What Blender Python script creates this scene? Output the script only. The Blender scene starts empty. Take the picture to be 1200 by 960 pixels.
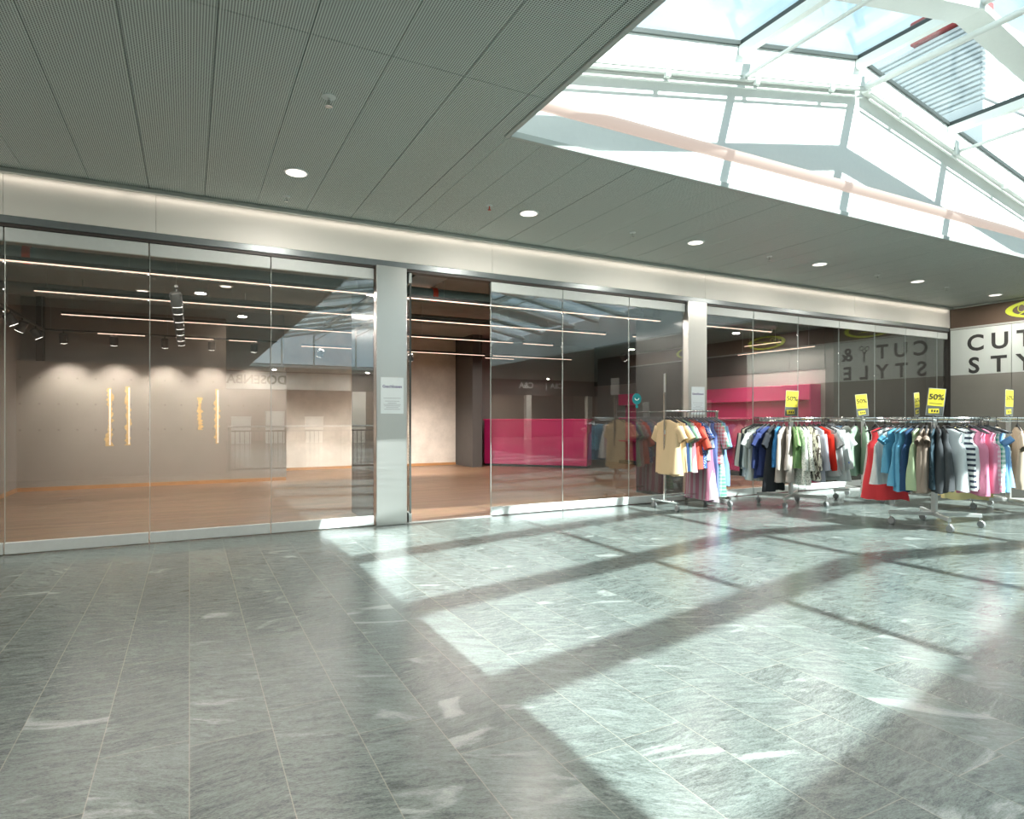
import bpy, math, random
from mathutils import Vector, Matrix
R = math.radians
PI = math.pi
scene = bpy.context.scene
COL = scene.collection
random.seed(7)

# ------------------------------------------------------------------ helpers
class MB:
    """collects shapes; build() links them as ONE mesh object"""
    def __init__(s): s.v = []; s.f = []
    def add(s, vs, fs):
        b = len(s.v); s.v += [tuple(v) for v in vs]; s.f += [tuple(b + i for i in f) for f in fs]; return s
    def box(s, x0, x1, y0, y1, z0, z1, bev=0.0):
        if x0 > x1: x0, x1 = x1, x0
        if y0 > y1: y0, y1 = y1, y0
        if z0 > z1: z0, z1 = z1, z0
        if bev <= 0:
            return s.add([(x, y, z) for z in (z0, z1) for x, y in ((x0, y0), (x1, y0), (x1, y1), (x0, y1))],
                         [(3, 2, 1, 0), (4, 5, 6, 7), (0, 1, 5, 4), (1, 2, 6, 5), (2, 3, 7, 6), (3, 0, 4, 7)])
        b = min(bev, (x1-x0)*.45, (y1-y0)*.45, (z1-z0)*.45)
        def ring(z, i):
            return [(x0+i+b if False else x, y, z) for x, y in (
                (x0+b, y0+i), (x1-b, y0+i), (x1-i, y0+b), (x1-i, y1-b), (x1-b, y1-i), (x0+b, y1-i), (x0+i, y1-b), (x0+i, y0+b))]
        vs = ring(z0, b) + ring(z0+b, 0) + ring(z1-b, 0) + ring(z1, b)
        fs = [tuple(range(7, -1, -1)), tuple(range(24, 32))]
        for r in range(3):
            for i in range(8):
                j = (i+1) % 8
                fs.append((r*8+i, r*8+j, r*8+8+j, r*8+8+i))
        return s.add(vs, fs)
    def tube(s, pts, r, n=8, cap=True, rs=None):
        pts = [Vector(p) for p in pts]; rings = []
        up = None
        for i, p in enumerate(pts):
            d = (pts[min(i+1, len(pts)-1)] - pts[max(i-1, 0)]).normalized()
            if up is None:
                a = Vector((0, 0, 1)) if abs(d.z) < .9 else Vector((1, 0, 0))
                u = d.cross(a).normalized()
            else:
                u = (up - d*up.dot(d)).normalized()
            up = u; w = d.cross(u)
            rr = rs[i] if rs else r
            rings.append([p + (u*math.cos(2*PI*k/n) + w*math.sin(2*PI*k/n))*rr for k in range(n)])
        vs = [v for g in rings for v in g]; fs = []
        for i in range(len(pts)-1):
            for k in range(n):
                m = (k+1) % n
                fs.append((i*n+k, i*n+m, i*n+n+m, i*n+n+k))
        if cap:
            fs.append(tuple(range(n-1, -1, -1))); fs.append(tuple((len(pts)-1)*n+k for k in range(n)))
        return s.add(vs, fs)
    def lathe(s, prof, c=(0, 0, 0), n=20, axis='z', cap=True):
        vs = []
        for (r, h) in prof:
            for k in range(n):
                a = 2*PI*k/n; x, y = r*math.cos(a), r*math.sin(a)
                p = (x, y, h) if axis == 'z' else ((h, x, y) if axis == 'x' else (x, h, y))
                vs.append((c[0]+p[0], c[1]+p[1], c[2]+p[2]))
        fs = []
        for i in range(len(prof)-1):
            for k in range(n):
                m = (k+1) % n
                fs.append((i*n+k, i*n+m, i*n+n+m, i*n+n+k))
        if cap:
            fs.append(tuple(range(n-1, -1, -1))); fs.append(tuple((len(prof)-1)*n+k for k in range(n)))
        return s.add(vs, fs)
    def prism(s, poly, y0, y1):
        """polygon in (x,z), extruded along y"""
        n = len(poly)
        vs = [(x, y0, z) for x, z in poly] + [(x, y1, z) for x, z in poly]
        fs = [tuple(range(n)), tuple(range(2*n-1, n-1, -1))]
        for i in range(n):
            j = (i+1) % n
            fs.append((i, n+i, n+j, j))
        return s.add(vs, fs)
    def xform(s, M):
        s.v = [tuple(M @ Vector(v)) for v in s.v]; return s
    def build(s, name, mat=None, parent=None, smooth=False, loc=None):
        me = bpy.data.meshes.new(name); me.from_pydata(s.v, [], s.f); me.update()
        if mat: me.materials.append(mat)
        if smooth:
            for p in me.polygons: p.use_smooth = True
        o = bpy.data.objects.new(name, me); COL.objects.link(o)
        if parent is not None: o.parent = parent
        if loc: o.location = loc
        return o

def auto(o, ang=40):
    for p in o.data.polygons: p.use_smooth = True
    o.data.set_sharp_from_angle(angle=R(ang)); return o

def tag(o, label=None, cat=None, group=None, kind=None):
    if label: o['label'] = label
    if cat: o['category'] = cat
    if group: o['group'] = group
    if kind: o['kind'] = kind
    return o
def thing(name, label, cat, loc=(0, 0, 0), rz=0, group=None):
    o = bpy.data.objects.new(name, None); COL.objects.link(o); o.empty_display_size = .1
    o.location = loc; o.rotation_euler = (0, 0, rz)
    return tag(o, label, cat, group)
def struct(name, mb, mat, parent=None):
    o = mb.build(name, mat, parent)
    if parent is None: o['kind'] = 'structure'
    return o
def sgroup(name, loc=(0, 0, 0)):
    o = bpy.data.objects.new(name, None); COL.objects.link(o); o.location = loc; o['kind'] = 'structure'; return o
def copy_tree(o, parent=None):
    c = o.copy(); COL.objects.link(c); c.parent = parent
    for ch in list(o.children): copy_tree(ch, c)
    return c
def text(name, s, size, mat, parent, loc, rot, ext=.002, off=0.0, align='CENTER'):
    cu = bpy.data.curves.new(name, 'FONT'); cu.body = s; cu.size = size; cu.extrude = ext; cu.offset = off
    cu.align_x = align; cu.align_y = 'CENTER'; cu.resolution_u = 4
    cu.materials.append(mat)
    tmp = bpy.data.objects.new(name, cu); COL.objects.link(tmp); bpy.context.view_layer.update()
    me = bpy.data.meshes.new_from_object(tmp.evaluated_get(bpy.context.evaluated_depsgraph_get()))
    bpy.data.objects.remove(tmp); bpy.data.curves.remove(cu)
    me.name = name
    if not me.materials: me.materials.append(mat)
    o = bpy.data.objects.new(name, me); COL.objects.link(o); o.parent = parent; o.location = loc; o.rotation_euler = rot
    return o

# ------------------------------------------------------------------ materials
def nm(name):
    m = bpy.data.materials.new(name); m.use_nodes = True
    nt = m.node_tree; b = nt.nodes['Principled BSDF']; return m, nt, b
def pm(name, col, rough=.6, metal=0, spec=.5, noise=0, nscale=20, bump=0, bscale=60, coat=0):
    m, nt, b = nm(name)
    b.inputs['Base Color'].default_value = (*col, 1); b.inputs['Roughness'].default_value = rough
    b.inputs['Metallic'].default_value = metal; b.inputs['Specular IOR Level'].default_value = spec
    b.inputs['Coat Weight'].default_value = coat
    tc = nt.nodes.new('ShaderNodeTexCoord')
    n = nt.nodes.new('ShaderNodeTexNoise'); n.inputs['Scale'].default_value = nscale; n.inputs['Detail'].default_value = 4
    nt.links.new(tc.outputs['Object'], n.inputs['Vector'])
    r = nt.nodes.new('ShaderNodeMapRange'); r.inputs['To Min'].default_value = 1-max(noise, .015); r.inputs['To Max'].default_value = 1+max(noise, .015)
    r.inputs['From Min'].default_value = .25; r.inputs['From Max'].default_value = .75
    nt.links.new(n.outputs['Fac'], r.inputs['Value'])
    mx = nt.nodes.new('ShaderNodeVectorMath'); mx.operation = 'SCALE'; mx.inputs[0].default_value = col
    nt.links.new(r.outputs[0], mx.inputs['Scale']); nt.links.new(mx.outputs[0], b.inputs['Base Color'])
    if bump:
        n2 = nt.nodes.new('ShaderNodeTexNoise'); n2.inputs['Scale'].default_value = bscale; n2.inputs['Detail'].default_value = 5
        nt.links.new(tc.outputs['Object'], n2.inputs['Vector'])
        bp = nt.nodes.new('ShaderNodeBump'); bp.inputs['Strength'].default_value = bump; bp.inputs['Distance'].default_value = .01
        nt.links.new(n2.outputs['Fac'], bp.inputs['Height']); nt.links.new(bp.outputs[0], b.inputs['Normal'])
    return m
def em(name, col, s, base=None):
    m, nt, b = nm(name)
    b.inputs['Base Color'].default_value = (*(base or col), 1)
    b.inputs['Emission Color'].default_value = (*col, 1); b.inputs['Emission Strength'].default_value = s
    return m
def mnode(nt, op, a, b=None, c=None):
    n = nt.nodes.new('ShaderNodeMath'); n.operation = op
    for i, x in enumerate((a, b, c)):
        if x is None: continue
        if isinstance(x, (int, float)): n.inputs[i].default_value = x
        else: nt.links.new(x, n.inputs[i])
    return n.outputs[0]
def glassm(name, tint, base=.045, rough=0.0, gcol=(1, 1, 1), graze=1.0):
    m = bpy.data.materials.new(name); m.use_nodes = True; nt = m.node_tree; nt.nodes.clear()
    out = nt.nodes.new('ShaderNodeOutputMaterial'); mix = nt.nodes.new('ShaderNodeMixShader')
    tr = nt.nodes.new('ShaderNodeBsdfTransparent'); tr.inputs[0].default_value = (*tint, 1)
    gl = nt.nodes.new('ShaderNodeBsdfGlossy'); gl.inputs['Roughness'].default_value = rough; gl.inputs[0].default_value = (*gcol, 1)
    lw = nt.nodes.new('ShaderNodeLayerWeight'); lw.inputs[0].default_value = .5
    p = mnode(nt, 'POWER', lw.outputs['Facing'], 5.0); f = mnode(nt, 'MULTIPLY_ADD', p, graze-base, base)
    nt.links.new(f, mix.inputs[0]); nt.links.new(tr.outputs[0], mix.inputs[1]); nt.links.new(gl.outputs[0], mix.inputs[2])
    nt.links.new(mix.outputs[0], out.inputs[0]); return m

def floor_mat():
    m, nt, b = nm('quartzite_tiles'); L = nt.links.new
    tc = nt.nodes.new('ShaderNodeTexCoord'); sp = nt.nodes.new('ShaderNodeSeparateXYZ'); L(tc.outputs['Object'], sp.inputs[0])
    W, LN = .345, 1.12
    u = mnode(nt, 'DIVIDE', sp.outputs[0], W); cu = mnode(nt, 'FLOOR', u); fu = mnode(nt, 'FRACT', u)
    wn = nt.nodes.new('ShaderNodeTexWhiteNoise'); wn.noise_dimensions = '1D'; L(cu, wn.inputs['W'])
    v = mnode(nt, 'ADD', mnode(nt, 'DIVIDE', sp.outputs[1], LN), mnode(nt, 'MULTIPLY', wn.outputs['Value'], 7.3))
    cv = mnode(nt, 'FLOOR', v); fv = mnode(nt, 'FRACT', v)
    cid = nt.nodes.new('ShaderNodeCombineXYZ'); L(cu, cid.inputs[0]); L(cv, cid.inputs[1])
    w2 = nt.nodes.new('ShaderNodeTexWhiteNoise'); w2.noise_dimensions = '2D'; L(cid.outputs[0], w2.inputs['Vector'])
    # per-tile shift of the grain
    vm = nt.nodes.new('ShaderNodeVectorMath'); vm.operation = 'MULTIPLY_ADD'; L(w2.outputs['Color'], vm.inputs[0]); vm.inputs[1].default_value = (9, 9, 9); L(tc.outputs['Object'], vm.inputs[2])
    ra = nt.nodes.new('ShaderNodeVectorRotate'); ra.rotation_type = 'Z_AXIS'; L(vm.outputs[0], ra.inputs['Vector'])
    L(mnode(nt, 'MULTIPLY_ADD', w2.outputs['Value'], 1.0, -.15), ra.inputs['Angle'])
    def noise(scale, sx, sy, det, dist=0, rough=.6):
        mp = nt.nodes.new('ShaderNodeMapping'); mp.inputs['Scale'].default_value = (sx, sy, 1); L(ra.outputs[0], mp.inputs[0])
        n = nt.nodes.new('ShaderNodeTexNoise'); n.inputs['Scale'].default_value = scale; n.inputs['Detail'].default_value = det
        n.inputs['Distortion'].default_value = dist; n.inputs['Roughness'].default_value = rough
        L(mp.outputs[0], n.inputs[0]); return n.outputs['Fac']
    streak = noise(6, 1, 4.0, 9, 1.2, .75)
    fine = noise(60, 1, 3.2, 4, .3, .85)
    vein = noise(1.1, .9, 2.4, 5, 1.4, .55)
    cr = nt.nodes.new('ShaderNodeValToRGB')
    e = cr.color_ramp.elements; e[0].position = .27; e[0].color = (.046, .058, .0535, 1); e[1].position = .75; e[1].color = (.272, .324, .304, 1)
    mixf = mnode(nt, 'MULTIPLY_ADD', mnode(nt, 'SUBTRACT', fine, .5), .95, streak)
    mixf = mnode(nt, 'ADD', mixf, mnode(nt, 'MULTIPLY', mnode(nt, 'SUBTRACT', w2.outputs['Value'], .5), .09))
    L(mixf, cr.inputs[0])
    vr = nt.nodes.new('ShaderNodeValToRGB'); e = vr.color_ramp.elements
    e[0].position = .625; e[0].color = (0, 0, 0, 1); e[1].position = .69; e[1].color = (1, 1, 1, 1); L(vein, vr.inputs[0])
    vf = mnode(nt, 'MULTIPLY', mnode(nt, 'MULTIPLY', vr.outputs[0], fine), .9)
    m1 = nt.nodes.new('ShaderNodeMix'); m1.data_type = 'RGBA'; L(vf, m1.inputs[0]); L(cr.outputs[0], m1.inputs[6]); m1.inputs[7].default_value = (.56, .61, .58, 1)
    g = .0042
    ex = mnode(nt, 'MULTIPLY', mnode(nt, 'MINIMUM', fu, mnode(nt, 'SUBTRACT', 1, fu)), W)
    ey = mnode(nt, 'MULTIPLY', mnode(nt, 'MINIMUM', fv, mnode(nt, 'SUBTRACT', 1, fv)), LN)
    edge = mnode(nt, 'LESS_THAN', mnode(nt, 'MINIMUM', ex, ey), g*.5)
    m2 = nt.nodes.new('ShaderNodeMix'); m2.data_type = 'RGBA'; L(mnode(nt, 'MULTIPLY', edge, .42), m2.inputs[0]); L(m1.outputs[2], m2.inputs[6]); m2.inputs[7].default_value = (.47, .45, .37, 1)
    L(m2.outputs[2], b.inputs['Base Color'])
    L(mnode(nt, 'MULTIPLY_ADD', fine, .14, .12), b.inputs['Roughness'])
    b.inputs['Specular IOR Level'].default_value = .46
    bp = nt.nodes.new('ShaderNodeBump'); bp.inputs['Strength'].default_value = .12; bp.inputs['Distance'].default_value = .004
    L(mixf, bp.inputs['Height']); L(bp.outputs[0], b.inputs['Normal'])
    return m
def perf_mat():
    m, nt, b = nm('perforated_metal'); L = nt.links.new
    tc = nt.nodes.new('ShaderNodeTexCoord'); sp = nt.nodes.new('ShaderNodeSeparateXYZ'); L(tc.outputs['Object'], sp.inputs[0])
    P = .0175
    a = mnode(nt, 'SUBTRACT', mnode(nt, 'FRACT', mnode(nt, 'DIVIDE', sp.outputs[0], P)), .5)
    c = mnode(nt, 'SUBTRACT', mnode(nt, 'FRACT', mnode(nt, 'DIVIDE', sp.outputs[1], P)), .5)
    d = mnode(nt, 'SQRT', mnode(nt, 'ADD', mnode(nt, 'MULTIPLY', a, a), mnode(nt, 'MULTIPLY', c, c)))
    h = mnode(nt, 'LESS_THAN', d, .31)
    mx = nt.nodes.new('ShaderNodeMix'); mx.data_type = 'RGBA'; L(h, mx.inputs[0])
    mx.inputs[6].default_value = (.70, .745, .70, 1); mx.inputs[7].default_value = (.03, .033, .032, 1)
    L(mx.outputs[2], b.inputs['Base Color']); b.inputs['Roughness'].default_value = .5; b.inputs['Specular IOR Level'].default_value = .35
    return m
def wood_mat():
    m, nt, b = nm('oak_laminate'); L = nt.links.new
    tc = nt.nodes.new('ShaderNodeTexCoord')
    br = nt.nodes.new('ShaderNodeTexBrick'); L(tc.outputs['Object'], br.inputs[0])
    br.inputs['Scale'].default_value = 1; br.inputs['Brick Width'].default_value = 1.2; br.inputs['Row Height'].default_value = .09
    br.inputs['Mortar Size'].default_value = .0012; br.inputs['Mortar Smooth'].default_value = 0
    br.inputs['Color1'].default_value = (.13, .066, .033, 1); br.inputs['Color2'].default_value = (.215, .122, .066, 1); br.inputs['Mortar'].default_value = (.18, .11, .06, 1)
    br.offset = .37
    mp = nt.nodes.new('ShaderNodeMapping'); mp.inputs['Scale'].default_value = (1.2, 22, 1); L(tc.outputs['Object'], mp.inputs[0])
    n = nt.nodes.new('ShaderNodeTexNoise'); n.inputs['Scale'].default_value = 3; n.inputs['Detail'].default_value = 6; L(mp.outputs[0], n.inputs[0])
    mx = nt.nodes.new('ShaderNodeMix'); mx.data_type = 'RGBA'; mx.blend_type = 'MULTIPLY'; mx.inputs[0].default_value = .8
    L(br.outputs[0], mx.inputs[6]); L(n.outputs['Color'], mx.inputs[7])
    hs = nt.nodes.new('ShaderNodeHueSaturation'); hs.inputs['Value'].default_value = 1.7; hs.inputs['Saturation'].default_value = .95; L(mx.outputs[2], hs.inputs['Color'])
    L(hs.outputs[0], b.inputs['Base Color']); b.inputs['Roughness'].default_value = .38
    return m
def concrete_mat():
    m, nt, b = nm('raw_concrete'); L = nt.links.new
    tc = nt.nodes.new('ShaderNodeTexCoord')
    n = nt.nodes.new('ShaderNodeTexNoise'); n.inputs['Scale'].default_value = 1.6; n.inputs['Detail'].default_value = 9; n.inputs['Roughness'].default_value = .7; L(tc.outputs['Object'], n.inputs[0])
    n2 = nt.nodes.new('ShaderNodeTexVoronoi'); n2.inputs['Scale'].default_value = 22; L(tc.outputs['Object'], n2.inputs[0])
    cr = nt.nodes.new('ShaderNodeValToRGB'); e = cr.color_ramp.elements
    e[0].position = .3; e[0].color = (.50, .45, .39, 1); e[1].position = .7; e[1].color = (.70, .63, .55, 1); L(n.outputs['Fac'], cr.inputs[0])
    sp = mnode(nt, 'LESS_THAN', n2.outputs['Distance'], .12)
    mx = nt.nodes.new('ShaderNodeMix'); mx.data_type = 'RGBA'; L(mnode(nt, 'MULTIPLY', sp, .35), mx.inputs[0]); L(cr.outputs[0], mx.inputs[6]); mx.inputs[7].default_value = (.2, .17, .14, 1)
    L(mx.outputs[2], b.inputs['Base Color']); b.inputs['Roughness'].default_value = .75
    return m
def drilled_wall_mat(col):
    """painted wall with rows of small plugged screw holes"""
    m, nt, b = nm('painted_wall_with_plugs'); L = nt.links.new
    tc = nt.nodes.new('ShaderNodeTexCoord'); sp = nt.nodes.new('ShaderNodeSeparateXYZ'); L(tc.outputs['Object'], sp.inputs[0])
    a = mnode(nt, 'MULTIPLY', mnode(nt, 'SUBTRACT', mnode(nt, 'FRACT', mnode(nt, 'DIVIDE', sp.outputs[0], .31)), .5), .31)
    zz = mnode(nt, 'SUBTRACT', sp.outputs[2], .95)
    c = mnode(nt, 'MULTIPLY', mnode(nt, 'SUBTRACT', mnode(nt, 'FRACT', mnode(nt, 'DIVIDE', zz, .52)), .5), .52)
    d = mnode(nt, 'SQRT', mnode(nt, 'ADD', mnode(nt, 'MULTIPLY', a, a), mnode(nt, 'MULTIPLY', c, c)))
    rng = mnode(nt, 'MULTIPLY', mnode(nt, 'GREATER_THAN', sp.outputs[2], .95), mnode(nt, 'LESS_THAN', sp.outputs[2], 2.4))
    h = mnode(nt, 'MULTIPLY', mnode(nt, 'LESS_THAN', d, .02), rng)
    n = nt.nodes.new('ShaderNodeTexNoise'); n.inputs['Scale'].default_value = 2; n.inputs['Detail'].default_value = 6; L(tc.outputs['Object'], n.inputs[0])
    mr = nt.nodes.new('ShaderNodeMapRange'); mr.inputs['To Min'].default_value = .92; mr.inputs['To Max'].default_value = 1.08; L(n.outputs['Fac'], mr.inputs[0])
    sc = nt.nodes.new('ShaderNodeVectorMath'); sc.operation = 'SCALE'; sc.inputs[0].default_value = col; L(mr.outputs[0], sc.inputs['Scale'])
    mx = nt.nodes.new('ShaderNodeMix'); mx.data_type = 'RGBA'; L(mnode(nt, 'MULTIPLY', h, .35), mx.inputs[0]); L(sc.outputs[0], mx.inputs[6]); mx.inputs[7].default_value = (.12, .09, .07, 1)
    L(mx.outputs[2], b.inputs['Base Color']); b.inputs['Roughness'].default_value = .7
    return m
def brushed(name, col, rough=.32):
    m, nt, b = nm(name); L = nt.links.new
    tc = nt.nodes.new('ShaderNodeTexCoord'); mp = nt.nodes.new('ShaderNodeMapping'); mp.inputs['Scale'].default_value = (2, 2, 260); L(tc.outputs['Object'], mp.inputs[0])
    n = nt.nodes.new('ShaderNodeTexNoise'); n.inputs['Scale'].default_value = 1; n.inputs['Detail'].default_value = 4; L(mp.outputs[0], n.inputs[0])
    b.inputs['Base Color'].default_value = (*col, 1); b.inputs['Metallic'].default_value = 1
    L(mnode(nt, 'MULTIPLY_ADD', n.outputs['Fac'], .25, rough-.12), b.inputs['Roughness'])
    bp = nt.nodes.new('ShaderNodeBump'); bp.inputs['Strength'].default_value = .05; bp.inputs['Distance'].default_value = .002; L(n.outputs['Fac'], bp.inputs['Height']); L(bp.outputs[0], b.inputs['Normal'])
    return m

M = dict(
    floor=floor_mat(), perf=perf_mat(), wood=wood_mat(), concrete=concrete_mat(),
    fascia=pm('fascia_cream', (.90, .875, .82), .45, noise=.02, nscale=1.5),
    track=pm('track_grey', (.25, .28, .29), .35, .6, noise=.05), trackdark=pm('track_dark', (.06, .05, .045), .5),
    alu=pm('anodised_aluminium', (.66, .70, .69), .5, 0, noise=.03),
    edge=pm('glass_edge_dark', (.05, .06, .055), .4), seal=pm('clear_seal', (.40, .45, .43), .3),
    glass=glassm('clear_shop_glass', (.97, .98, .972), .13), roofglass=glassm('roof_glass', (.90, .955, .965), .03, graze=.35),
    steel=brushed('brushed_steel', (.66, .66, .63), .34), columnside=pm('column_side_steel', (.07, .072, .07), .25, .5),
    white=pm('white_plaster', (.86, .87, .85), .7, noise=.01), frame=pm('white_steel', (.80, .82, .78), .4, noise=.015),
    greyframe=pm('grey_profile', (.52, .54, .51), .4, .2),
    taupe=drilled_wall_mat((.295, .258, .222)), taupe2=pm('taupe_paint', (.29, .265, .24), .7, noise=.04, nscale=2),
    darkwall=pm('dark_wall', (.075, .068, .062), .7, noise=.06, nscale=3), plenum=pm('plenum_dark', (.21, .215, .195), .8, noise=.1, nscale=3),
    skirting=pm('oak_skirting', (.42, .21, .085), .45, noise=.08, nscale=8), darkbrown=pm('dark_brown_strip', (.045, .03, .025), .5),
    pink=pm('pink_panel', (.78, .045, .20), .3, noise=.02), pinkdark=pm('deep_pink_panel', (.52, .02, .13), .35, noise=.03),
    black=pm('black_plastic', (.02, .02, .022), .45), darkmetal=pm('dark_metal', (.05, .048, .045), .4, .3),
    chrome=pm('chrome', (.72, .72, .70), .18, 1, noise=.03), satin=pm('satin_metal', (.62, .63, .61), .35, .6, noise=.03), wheel=pm('grey_rubber', (.28, .29, .29), .5),
    pipe=pm('grey_green_pipe', (.20, .25, .24), .5, noise=.05), galv=pm('galvanised', (.42, .43, .42), .45, .4, noise=.08), red=pm('red_clamp', (.6, .06, .03), .5),
    led=em('warm_led', (1, .70, .55), 1.15), lamp=em('lamp_disc', (1, .91, .82), 1.0), spotface=em('spot_face', (1, .93, .85), 4.0),
    paper=pm('paper', (.78, .84, .86), .7), ink=pm('ink_violet', (.09, .06, .22), .6), inkgrey=pm('ink_grey', (.45, .47, .50), .7),
    yellow=pm('yellow_card', (.72, .60, .045), .5), darkcard=pm('dark_card', (.10, .11, .10), .5), inkdark=pm('dark_print', (.025, .025, .02), .6),
    brownfascia=pm('brown_fascia', (.115, .078, .055), .45, noise=.06, nscale=2), lime=pm('lime_sign', (.60, .68, .05), .4),
    frost=pm('frosted_film', (.64, .70, .67), .3, noise=.02, nscale=1), letters=pm('anthracite_letters', (.045, .047, .045), .4),
    smoked=pm('smoked_panel', (.27, .262, .235), .12, spec=.6, noise=.08, nscale=1.2), teal=pm('teal_sticker', (.0, .22, .24), .5), white2=pm('white_print', (.85, .88, .87), .5),
    patch=pm('torn_plaster', (.62, .40, .17), .8, noise=.25, nscale=14), patchw=pm('white_filler', (.86, .80, .70), .7),
    shopwhite=pm('shop_white', (.80, .82, .80), .6), signgreen=pm('sign_green', (.03, .08, .05), .5), brownwall=pm('brown_wall', (.20, .165, .135), .7, noise=.04, nscale=2),
    copper=em('glowing_tube', (1, .80, .69), .36, (.14, .11, .095)), louvre=pm('louvre_grey', (.42, .45, .46), .5), redroof=pm('red_metal', (.42, .05, .05), .5), extwhite=pm('pale_render', (.78, .80, .80), .7), exitgreen=em('exit_green', (.02, .35, .16), .8),
    moss=pm('torso_beige', (.50, .34, .24), .6),
)

# ------------------------------------------------------------------ the setting
YG = 8.25                                     # shopfront glass plane
ZC = 4.05                                     # mall ceiling
OX0, OX1, OY0, OY1 = 2.62, 13.4, -17.0, 5.04   # skylight opening
struct('floor', MB().box(-9, 28, -26, 8.28, -.2, 0), M['floor'])
struct('floor_shop', MB().box(-3.3, 16.3, 8.28, 19, -.2, 0.004), M['wood'])

mb = MB()
SW = .565
rows = [(-20.2, -18.68), (-18.68, -14.82), (-14.82, -10.96), (-10.96, -7.1), (-7.1, -3.24), (-3.24, .48), (.48, 4.34), (4.34, 8.2)]
i0 = -16
def panel(x0, x1, y0, y1):
    if x1-x0 < .02 or y1-y0 < .02: return
    g = .002
    mb.box(x0+g, x1-g, y0+g, y1-g, ZC, ZC+.02, .003)
for i in range(i0, 48):
    x0 = .16 + i*SW; x1 = min(x0+SW, 27.0); x0 = max(x0, -8.9)
    if x1 <= x0: continue
    for (y0, y1) in rows:
        segs = [(x0, x1)]
        if x0 < OX0 < x1: segs = [(x0, OX0), (OX0, x1)]
        elif x0 < OX1 < x1: segs = [(x0, OX1), (OX1, x1)]
        for a, b in segs:
            if a >= OX0-1e-6 and b <= OX1+1e-6:
                if y0 < OY0: panel(a, b, y0, min(y1, OY0))
                if y1 > OY1: panel(a, b, max(y0, OY1), y1)
            else: panel(a, b, y0, y1)
struct('ceiling', mb, M['perf'])
mb = MB()
for r in ((-9, OX0-.2, -21, 8.3), (OX1+.2, 28, -21, 8.3), (OX0-.2, OX1+.2, -21, OY0-.3), (OX0-.2, OX1+.2, OY1+.2, 8.3)): mb.box(r[0], r[1], r[2], r[3], ZC+.05, ZC+.2)
struct('ceiling_slab', mb, M['darkwall'])
mb = MB()
e = .05
mb.box(OX0-e, OX0, OY0, OY1+e, ZC-.015, ZC+.045, .005); mb.box(OX1, OX1+e, OY0, OY1+e, ZC-.015, ZC+.045, .005)
mb.box(OX0, OX1, OY1, OY1+e, ZC-.015, ZC+.045, .005); mb.box(OX0, OX1, OY0-e, OY0, ZC-.015, ZC+.045, .005)
struct('trim_skylight', mb, M['greyframe'])

# light well and glazed gable roof
XR, ZR, SL = 8.0, 6.30, .19
def rz(x): return ZR - SL*abs(x-XR)
YW = 5.25
WX0, WX1 = 2.45, 13.57
def gable(z0, dz): return [(WX0, z0), (WX1, z0), (WX1, rz(WX1)+dz), (XR, rz(XR)+dz), (WX0, rz(WX0)+dz)]
struct('wall_lightwell_north', MB().prism(gable(ZC+.03, .0), YW, YW+.25), M['white'])
struct('wall_lightwell_west', MB().box(WX0-.2, WX0, OY0-.35, YW+.25, ZC+.03, rz(WX0)-.02), M['white'])
struct('wall_lightwell_east', MB().box(WX1, WX1+.2, OY0-.35, YW+.25, ZC+.03, rz(WX1)-.02), M['white'])
sky = sgroup('skylight_window_1')
MB().prism(gable(ZC+.12, -.02), OY0-.16, OY0-.14).build('added_gable_pane', M['roofglass'], sky)  # glazed south end, made up to let in sky and brighten its reflection
MB().box(WX0, WX1, OY0-.2, OY0-.1, ZC+.03, ZC+.13).build('added_gable_sill', M['frame'], sky)
for x in (4.2, 5.8, 8.0, 10.2, 11.8): MB().box(x-.04, x+.04, OY0-.2, OY0-.1, ZC+.13, rz(x)-.03).build('added_gable_mullion', M['frame'], sky)
PX = [WX0, 5.8, 8.0, 10.2, WX1]
RY = [3.9, 2.35, .75, -1.1, -2.65, -4.3, -6.7, -8.4, -10.1, -11.8, -13.5, -15.2]
for x in PX[1:-1]:
    p = MB().box(x-.045, x+.045, OY0-.1, YW, rz(x)-.15, rz(x)-.03, .006)
    p.build('purlin', M['frame'], sky)
    g = MB().box(x-.03, x+.03, OY0-.1, YW, rz(x)-.03, rz(x)+.035, .004)
    g.build('glazing_bar', M['edge'], sky)
for y in RY:
    for (xa, xb) in ((WX0, XR), (XR, WX1)):
        za, zb = rz(xa)-.11, rz(xb)-.11
        MB().prism([(xa, za), (xb, zb), (xb, zb-.09), (xa, za-.09)], y-.145, y+.145).build('rafter', M['frame'], sky)
for k in range(len(PX)-1):
    xa, xb = PX[k], PX[k+1]
    MB().prism([(xa, rz(xa)), (xb, rz(xb)), (xb, rz(xb)+.02), (xa, rz(xa)+.02)], OY0-.3, YW-.01).build('pane', M['roofglass'], sky)
for (xa, xb) in ((WX0, XR), (XR, WX1)):       # opaque band added out of view to keep sun off the near floor
    MB().prism([(xa, rz(xa)+.03), (xb, rz(xb)+.03), (xb, rz(xb)+.12), (xa, rz(xa)+.12)], -6.6, -4.55).build('added_shade_band', M['extwhite'], sky)
for (xa, xb) in ((WX0, XR), (XR, WX1)):       # dark gasket where the glass meets the wall
    MB().prism([(xa, rz(xa)-.02), (xb, rz(xb)-.02), (xb, rz(xb)+.03), (xa, rz(xa)+.03)], YW-.03, YW+.0).build('gasket', M['edge'], sky)
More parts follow.
